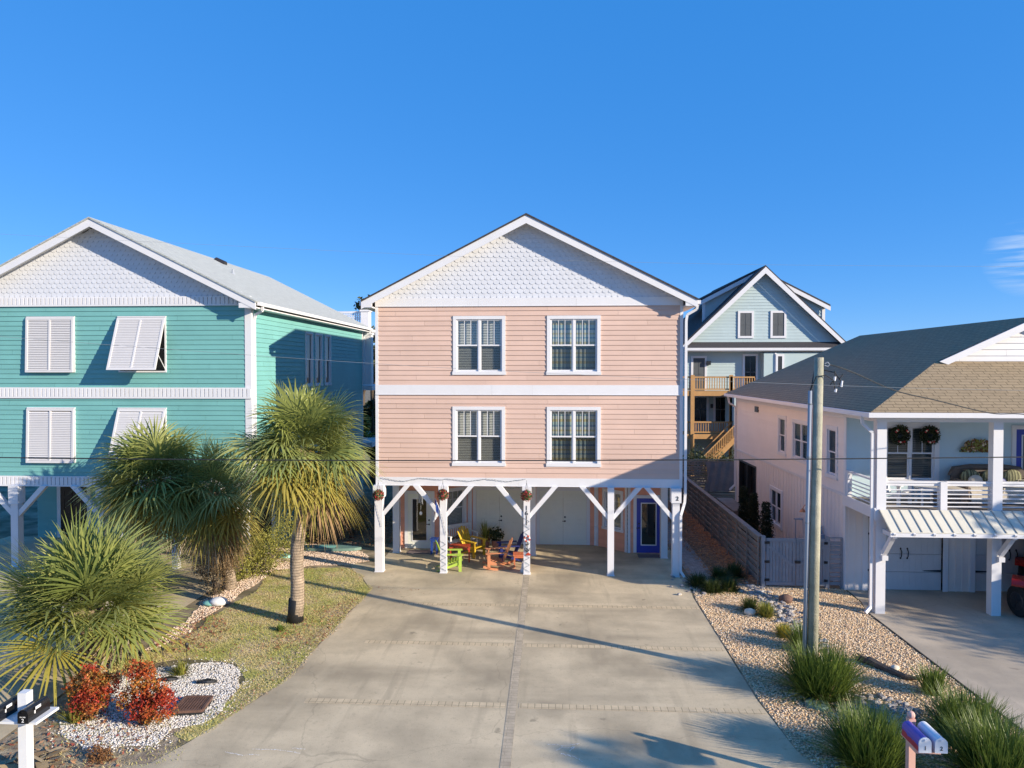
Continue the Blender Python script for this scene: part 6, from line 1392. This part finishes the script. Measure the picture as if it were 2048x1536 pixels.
for i, (px, py) in enumerate(((217, 1368), (252, 1354), (281, 1342), (326, 1330), (374, 1324))):
    g = G(px, py)
    if sl is None:
        sl = empty('solar_light', (g.x, g.y, 0)); m = MB(); m.cyl((0,0,0), (0,0,.34), .01, 6); m.build('stake', 'black_trim', sl); m = MB(); m.tube([(0,0,.34), (0,0,.42), (0,0,.46), (0,0,.48)], [.025, .045, .03, .005], 10); m.build('lamp_head', 'black_trim', sl); o = sl
    else:
        o = sl.copy(); C.objects.link(o); o.location = (g.x, g.y, 0)
        for ch in sl.children: d = ch.copy(); C.objects.link(d); d.parent = o
    tag(o, ['unlit garden stake light nearest the foreground palm trunk', 'second unlit garden stake light from the left, above the red shrubs', 'middle one of the five unlit garden stake lights', 'fourth unlit garden stake light from the left, behind the white gravel', 'rightmost of the five unlit garden stake lights behind the white gravel'][i], 'garden light', 'stake lights behind the white gravel')
g = G(434, 1212); sh = tag(empty('shell_ornament', (g.x, g.y, .01)), 'white and sea green shell shaped ornament on the lawn edge', 'garden ornament')
m = MB(); m.ball((.05, 0, .12), .26, 14, 8, .02, (1.0, .7, .5)); m.build('white_shell', 'paint_white', sh, True); m = MB(); m.ball((-.18, .0, .07), .2, 12, 8, .02, (1.2, .7, .42)); m.build('green_edge', 'teal_plastic', sh, True)
pbd = tag(empty('paddle_board', tuple(G(655, 1100))), 'pale green board lying on the gravel behind the tall palm trunk', 'board'); m = MB(); n = 12
top = [(-1.3+2.6*i/n, .3*math.sin(math.pi*min(1, max(0, i/n)))**.5) for i in range(n+1)]; m.prism([(x, -y, .03) for x, y in top]+[(x, y, .03) for x, y in top[::-1][1:-1]], (0, 0, .10)); m.build('hull', 'green_plastic', pbd); m = MB(); m.box((-.3, -.12, .131), (.3, .12, .14)); m.build('deck_pad', 'teal_plastic', pbd)
g = G(572, 1114); m = MB(); m.tube([(g.x, g.y, .01), (g.x, g.y, .1)], [.26, .22], 14); tag(m.build('plastic_tray', 'teal_plastic'), 'small bright sea green tray on the pink gravel left of the palm trunk', 'tray')
g = G(610, 1098); m = MB(); m.ball((g.x-.2, g.y, .2), .22, 10, 7, .15, (1, .8, .9)); tag(m.build('plastic_bag', 'paint_white'), 'crumpled white bag behind the tall palm trunk', 'bag')
# ================================================================== RED CAR
cr = tag(empty('parked_car', (14.27, 18.51, .012), math.radians(55)), 'red off road car parked before the garage doors at the right edge', 'car')
# local frame: car faces -X
def wheel(x, y, nm='wheel'):
    st_ = math.radians(38) if x == 0 else 0.0; cs_, sn_ = math.cos(st_), math.sin(st_)
    turn = lambda a, b, c_: V((x+(a-x)*cs_-(b-y)*sn_, y+(a-x)*sn_+(b-y)*cs_, c_))
    m = MB(); m.T = turn; R_, W_ = .43, .28; m.tube([(x, y-W_/2, R_), (x, y-W_/2+.03, R_), (x, y+W_/2-.03, R_), (x, y+W_/2, R_)], [R_*.9, R_, R_, R_*.9], 28); w = m.build(nm, 'rubber', cr)
    s = -1 if y < .7 else 1; m = MB(); m.T = turn; m.tube([(x, y+s*(W_/2+.002), R_), (x, y+s*(W_/2+.012), R_)], [.25, .23], 20)
    for k in range(5): a = k*1.2566; m.bar((x, y+s*(W_/2+.018), R_), (x+.22*math.cos(a), y+s*(W_/2+.018), R_+.22*math.sin(a)), .06, .02, up=(0,1,0))
    m.build('rim', 'rim', w)
for x in (0, 2.5):
    for y in (0, 1.55): wheel(x, y)
m = MB(); m.prism([(-.35, .1, .62), (-.35, .1, 1.12), (.75, .1, 1.18), (.95, .1, 1.25), (3.3, .1, 1.25), (3.3, .1, .55), (.5, .1, .50), (.42, .1, .9), (-.35, .1, .9)], (0, 1.35, 0)); m.build('body', 'car_red', cr)
m = MB(); m.prism([(-.36, .28, 1.121), (.8, .2, 1.19), (.8, 1.35, 1.19), (-.36, 1.27, 1.121)], (0, 0, .06)); m.build('hood', 'car_red', cr)
for x in (0, 2.5):
    for y0, y1 in ((-.22, .10), (1.45, 1.77)):
        m = MB(); pr = [(x-.50, .98), (x-.42, 1.09), (x+.18, 1.09), (x+.42, .88), (x+.62, .52), (x+.72, .42)]
        m.add([(a, y0, b) for a, b in pr]+[(a, y1, b) for a, b in pr]+[(a, y0, b-.05) for a, b in pr]+[(a, y1, b-.05) for a, b in pr], [(i, i+1, 7+i, 6+i) for i in range(5)]+[(12+i, 18+i, 19+i, 13+i) for i in range(5)]+[(i, 12+i, 13+i, i+1) for i in range(5)]+[(6+i, 7+i, 19+i, 18+i) for i in range(5)]+[(0, 6, 18, 12), (5, 17, 23, 11)]); m.build('fender', 'car_red', cr)
m = MB(); m.box((-.48, .1, .50), (-.36, 1.45, .66)); m.build('front_bumper', 'rubber', cr)
m = MB()
for k in range(7): m.box((-.362, .45+.1*k, .75), (-.351, .51+.1*k, 1.02))
m.build('grille', 'black_trim', cr)
for y in (.3, 1.25): m = MB(); m.tube([(-.37, y, .92), (-.34, y, .92)], .1, 14); m.build('headlight', 'mail_white', cr)
m = MB(); m.prism([(.95, .15, 1.251), (1.05, .15, 1.251), (1.35, .2, 1.72), (1.28, .2, 1.72)], (0, 1.25, 0)); m.build('windshield_frame', 'black_trim', cr)
m = MB(); m.box((1.3, .14, 1.72), (3.3, 1.41, 1.80)); m.box((1.9, .14, 1.251), (1.98, 1.41, 1.719)); m.box((3.2, .14, 1.251), (3.28, 1.41, 1.719)); m.build('soft_top', 'rubber', cr)
m = MB(); m.box((1.0, .085, .6), (1.85, .099, 1.22)); dr_ = m.build('door', 'car_red', cr); m = MB(); m.box((1.65, .06, 1.05), (1.8, .084, 1.08)); m.build('handle', 'black_trim', dr_)
m = MB(); m.box((1.1, -.12, 1.22), (1.18, .08, 1.38)); m.build('wing_mirror', 'black_trim', cr)

def split_boards(names):
    for o in list(C.objects):
        if o.type != 'MESH' or o.name.split('.')[0] not in names: continue
        me = o.data; n = len(me.vertices); par = list(range(n))
        def find(a):
            while par[a] != a: par[a] = par[par[a]]; a = par[a]
            return a
        for e in me.edges: par[find(e.vertices[0])] = find(e.vertices[1])
        groups = {}
        for p in me.polygons: groups.setdefault(find(p.vertices[0]), []).append([tuple(me.vertices[i].co) for i in p.vertices])
        if len(groups) < 2 or len(groups) > 12: continue
        nm = o.name.split('.')[0]; mt = me.materials[0]; pa = o.parent; kids = list(o.children); first = None
        bpy.data.objects.remove(o)
        for polys in groups.values():
            b = MB(); idx = {}
            for pl in polys:
                f = []
                for c_ in pl:
                    if c_ not in idx: idx[c_] = len(b.v); b.v.append(c_)
                    f.append(idx[c_])
                b.f.append(tuple(f))
            ob = b.build(nm, mt, pa); first = first or ob
        for k in kids: k.parent = first
split_boards({'corner_board', 'barge_board', 'eave_return', 'trim_board', 'gutter', 'fascia', 'porch_floor', 'roof_deck_pier', 'conduit_strap', 'splice_connector', 'fence_post', 'soffit', 'balcony_rim', 'front_bumper'})
# ================================================================== CAMERA, SUN, SKY
cam = bpy.data.cameras.new('Camera'); co = bpy.data.objects.new('Camera', cam); C.objects.link(co); sc.camera = co
cam.sensor_width = 36; cam.lens = 24.0; cam.clip_end = 2000; cam.clip_start = .1
co.location = (0, 0, H); co.rotation_euler = (math.pi/2-PIT, 0, YAW)
SD = V((1, -.48, .37)).normalized(); EL = math.asin(SD.z); AZ = math.atan2(SD.x, SD.y)
sl_ = bpy.data.lights.new('Sun', 'SUN'); sl_.energy = 5.0; sl_.angle = math.radians(.55); sl_.color = (1.0, .88, .70)
so = bpy.data.objects.new('Sun', sl_); C.objects.link(so); so.rotation_euler = SD.to_track_quat('Z', 'Y').to_euler(); so.location = (20, -10, 20)
w = bpy.data.worlds.new('World'); sc.world = w; w.use_nodes = True; N = w.node_tree.nodes; L = w.node_tree.links; bg = N['Background']
sky = N.new('ShaderNodeTexSky'); sky.sky_type = 'NISHITA'; sky.sun_disc = False; sky.sun_elevation = EL; sky.sun_rotation = AZ; sky.air_density = 1.0; sky.dust_density = .0; sky.ozone_density = 3.0; sky.altitude = 2500
hs_ = N.new('ShaderNodeHueSaturation'); hs_.inputs['Saturation'].default_value = 1.12; L.new(sky.outputs[0], hs_.inputs['Color'])
bl_ = N.new('ShaderNodeMix'); bl_.data_type = 'RGBA'; bl_.inputs[0].default_value = .6; L.new(hs_.outputs[0], bl_.inputs[6]); bl_.inputs[7].default_value = (.15, 1.78, 5.5, 1)
# a few thin clouds low in the sky to the right
tc = N.new('ShaderNodeTexCoord'); sx = N.new('ShaderNodeSeparateXYZ'); L.new(tc.outputs['Generated'], sx.inputs[0])
mp = N.new('ShaderNodeMapping'); mp.inputs['Scale'].default_value = (8, 8, 90); L.new(tc.outputs['Generated'], mp.inputs[0])
nz = N.new('ShaderNodeTexNoise'); nz.inputs['Scale'].default_value = 1.6; nz.inputs['Detail'].default_value = 7; L.new(mp.outputs[0], nz.inputs['Vector'])
def dotmask(dirv, lo, hi):
    d = N.new('ShaderNodeVectorMath'); d.operation = 'DOT_PRODUCT'; L.new(tc.outputs['Generated'], d.inputs[0]); d.inputs[1].default_value = tuple(V(dirv).normalized())
    r = N.new('ShaderNodeMapRange'); r.inputs[1].default_value = lo; r.inputs[2].default_value = hi; L.new(d.outputs['Value'], r.inputs[0]); return r.outputs[0]
cm = dotmask(ray(2058, 514), .9989, .99995)
cr_ = N.new('ShaderNodeMapRange'); cr_.inputs[1].default_value = .46; cr_.inputs[2].default_value = .75; L.new(nz.outputs['Fac'], cr_.inputs[0])
mm = N.new('ShaderNodeMath'); mm.operation = 'MULTIPLY'; L.new(cm, mm.inputs[0]); L.new(cr_.outputs[0], mm.inputs[1])
mx = N.new('ShaderNodeMix'); mx.data_type = 'RGBA'; L.new(mm.outputs[0], mx.inputs[0]); L.new(bl_.outputs[2], mx.inputs[6]); mx.inputs[7].default_value = (3.0, 4.0, 5.6, 1)
L.new(mx.outputs[2], bg.inputs['Color']); bg.inputs['Strength'].default_value = .115
sc.view_settings.view_transform = 'Standard'; sc.view_settings.look = 'None'; sc.view_settings.gamma = 1; sc.view_settings.exposure = .64
sc.cycles.use_denoising = True
sc.cycles.max_bounces = 8; sc.cycles.diffuse_bounces = 4; sc.cycles.transparent_max_bounces = 12; sc.cycles.caustics_reflective = False; sc.cycles.caustics_refractive = False
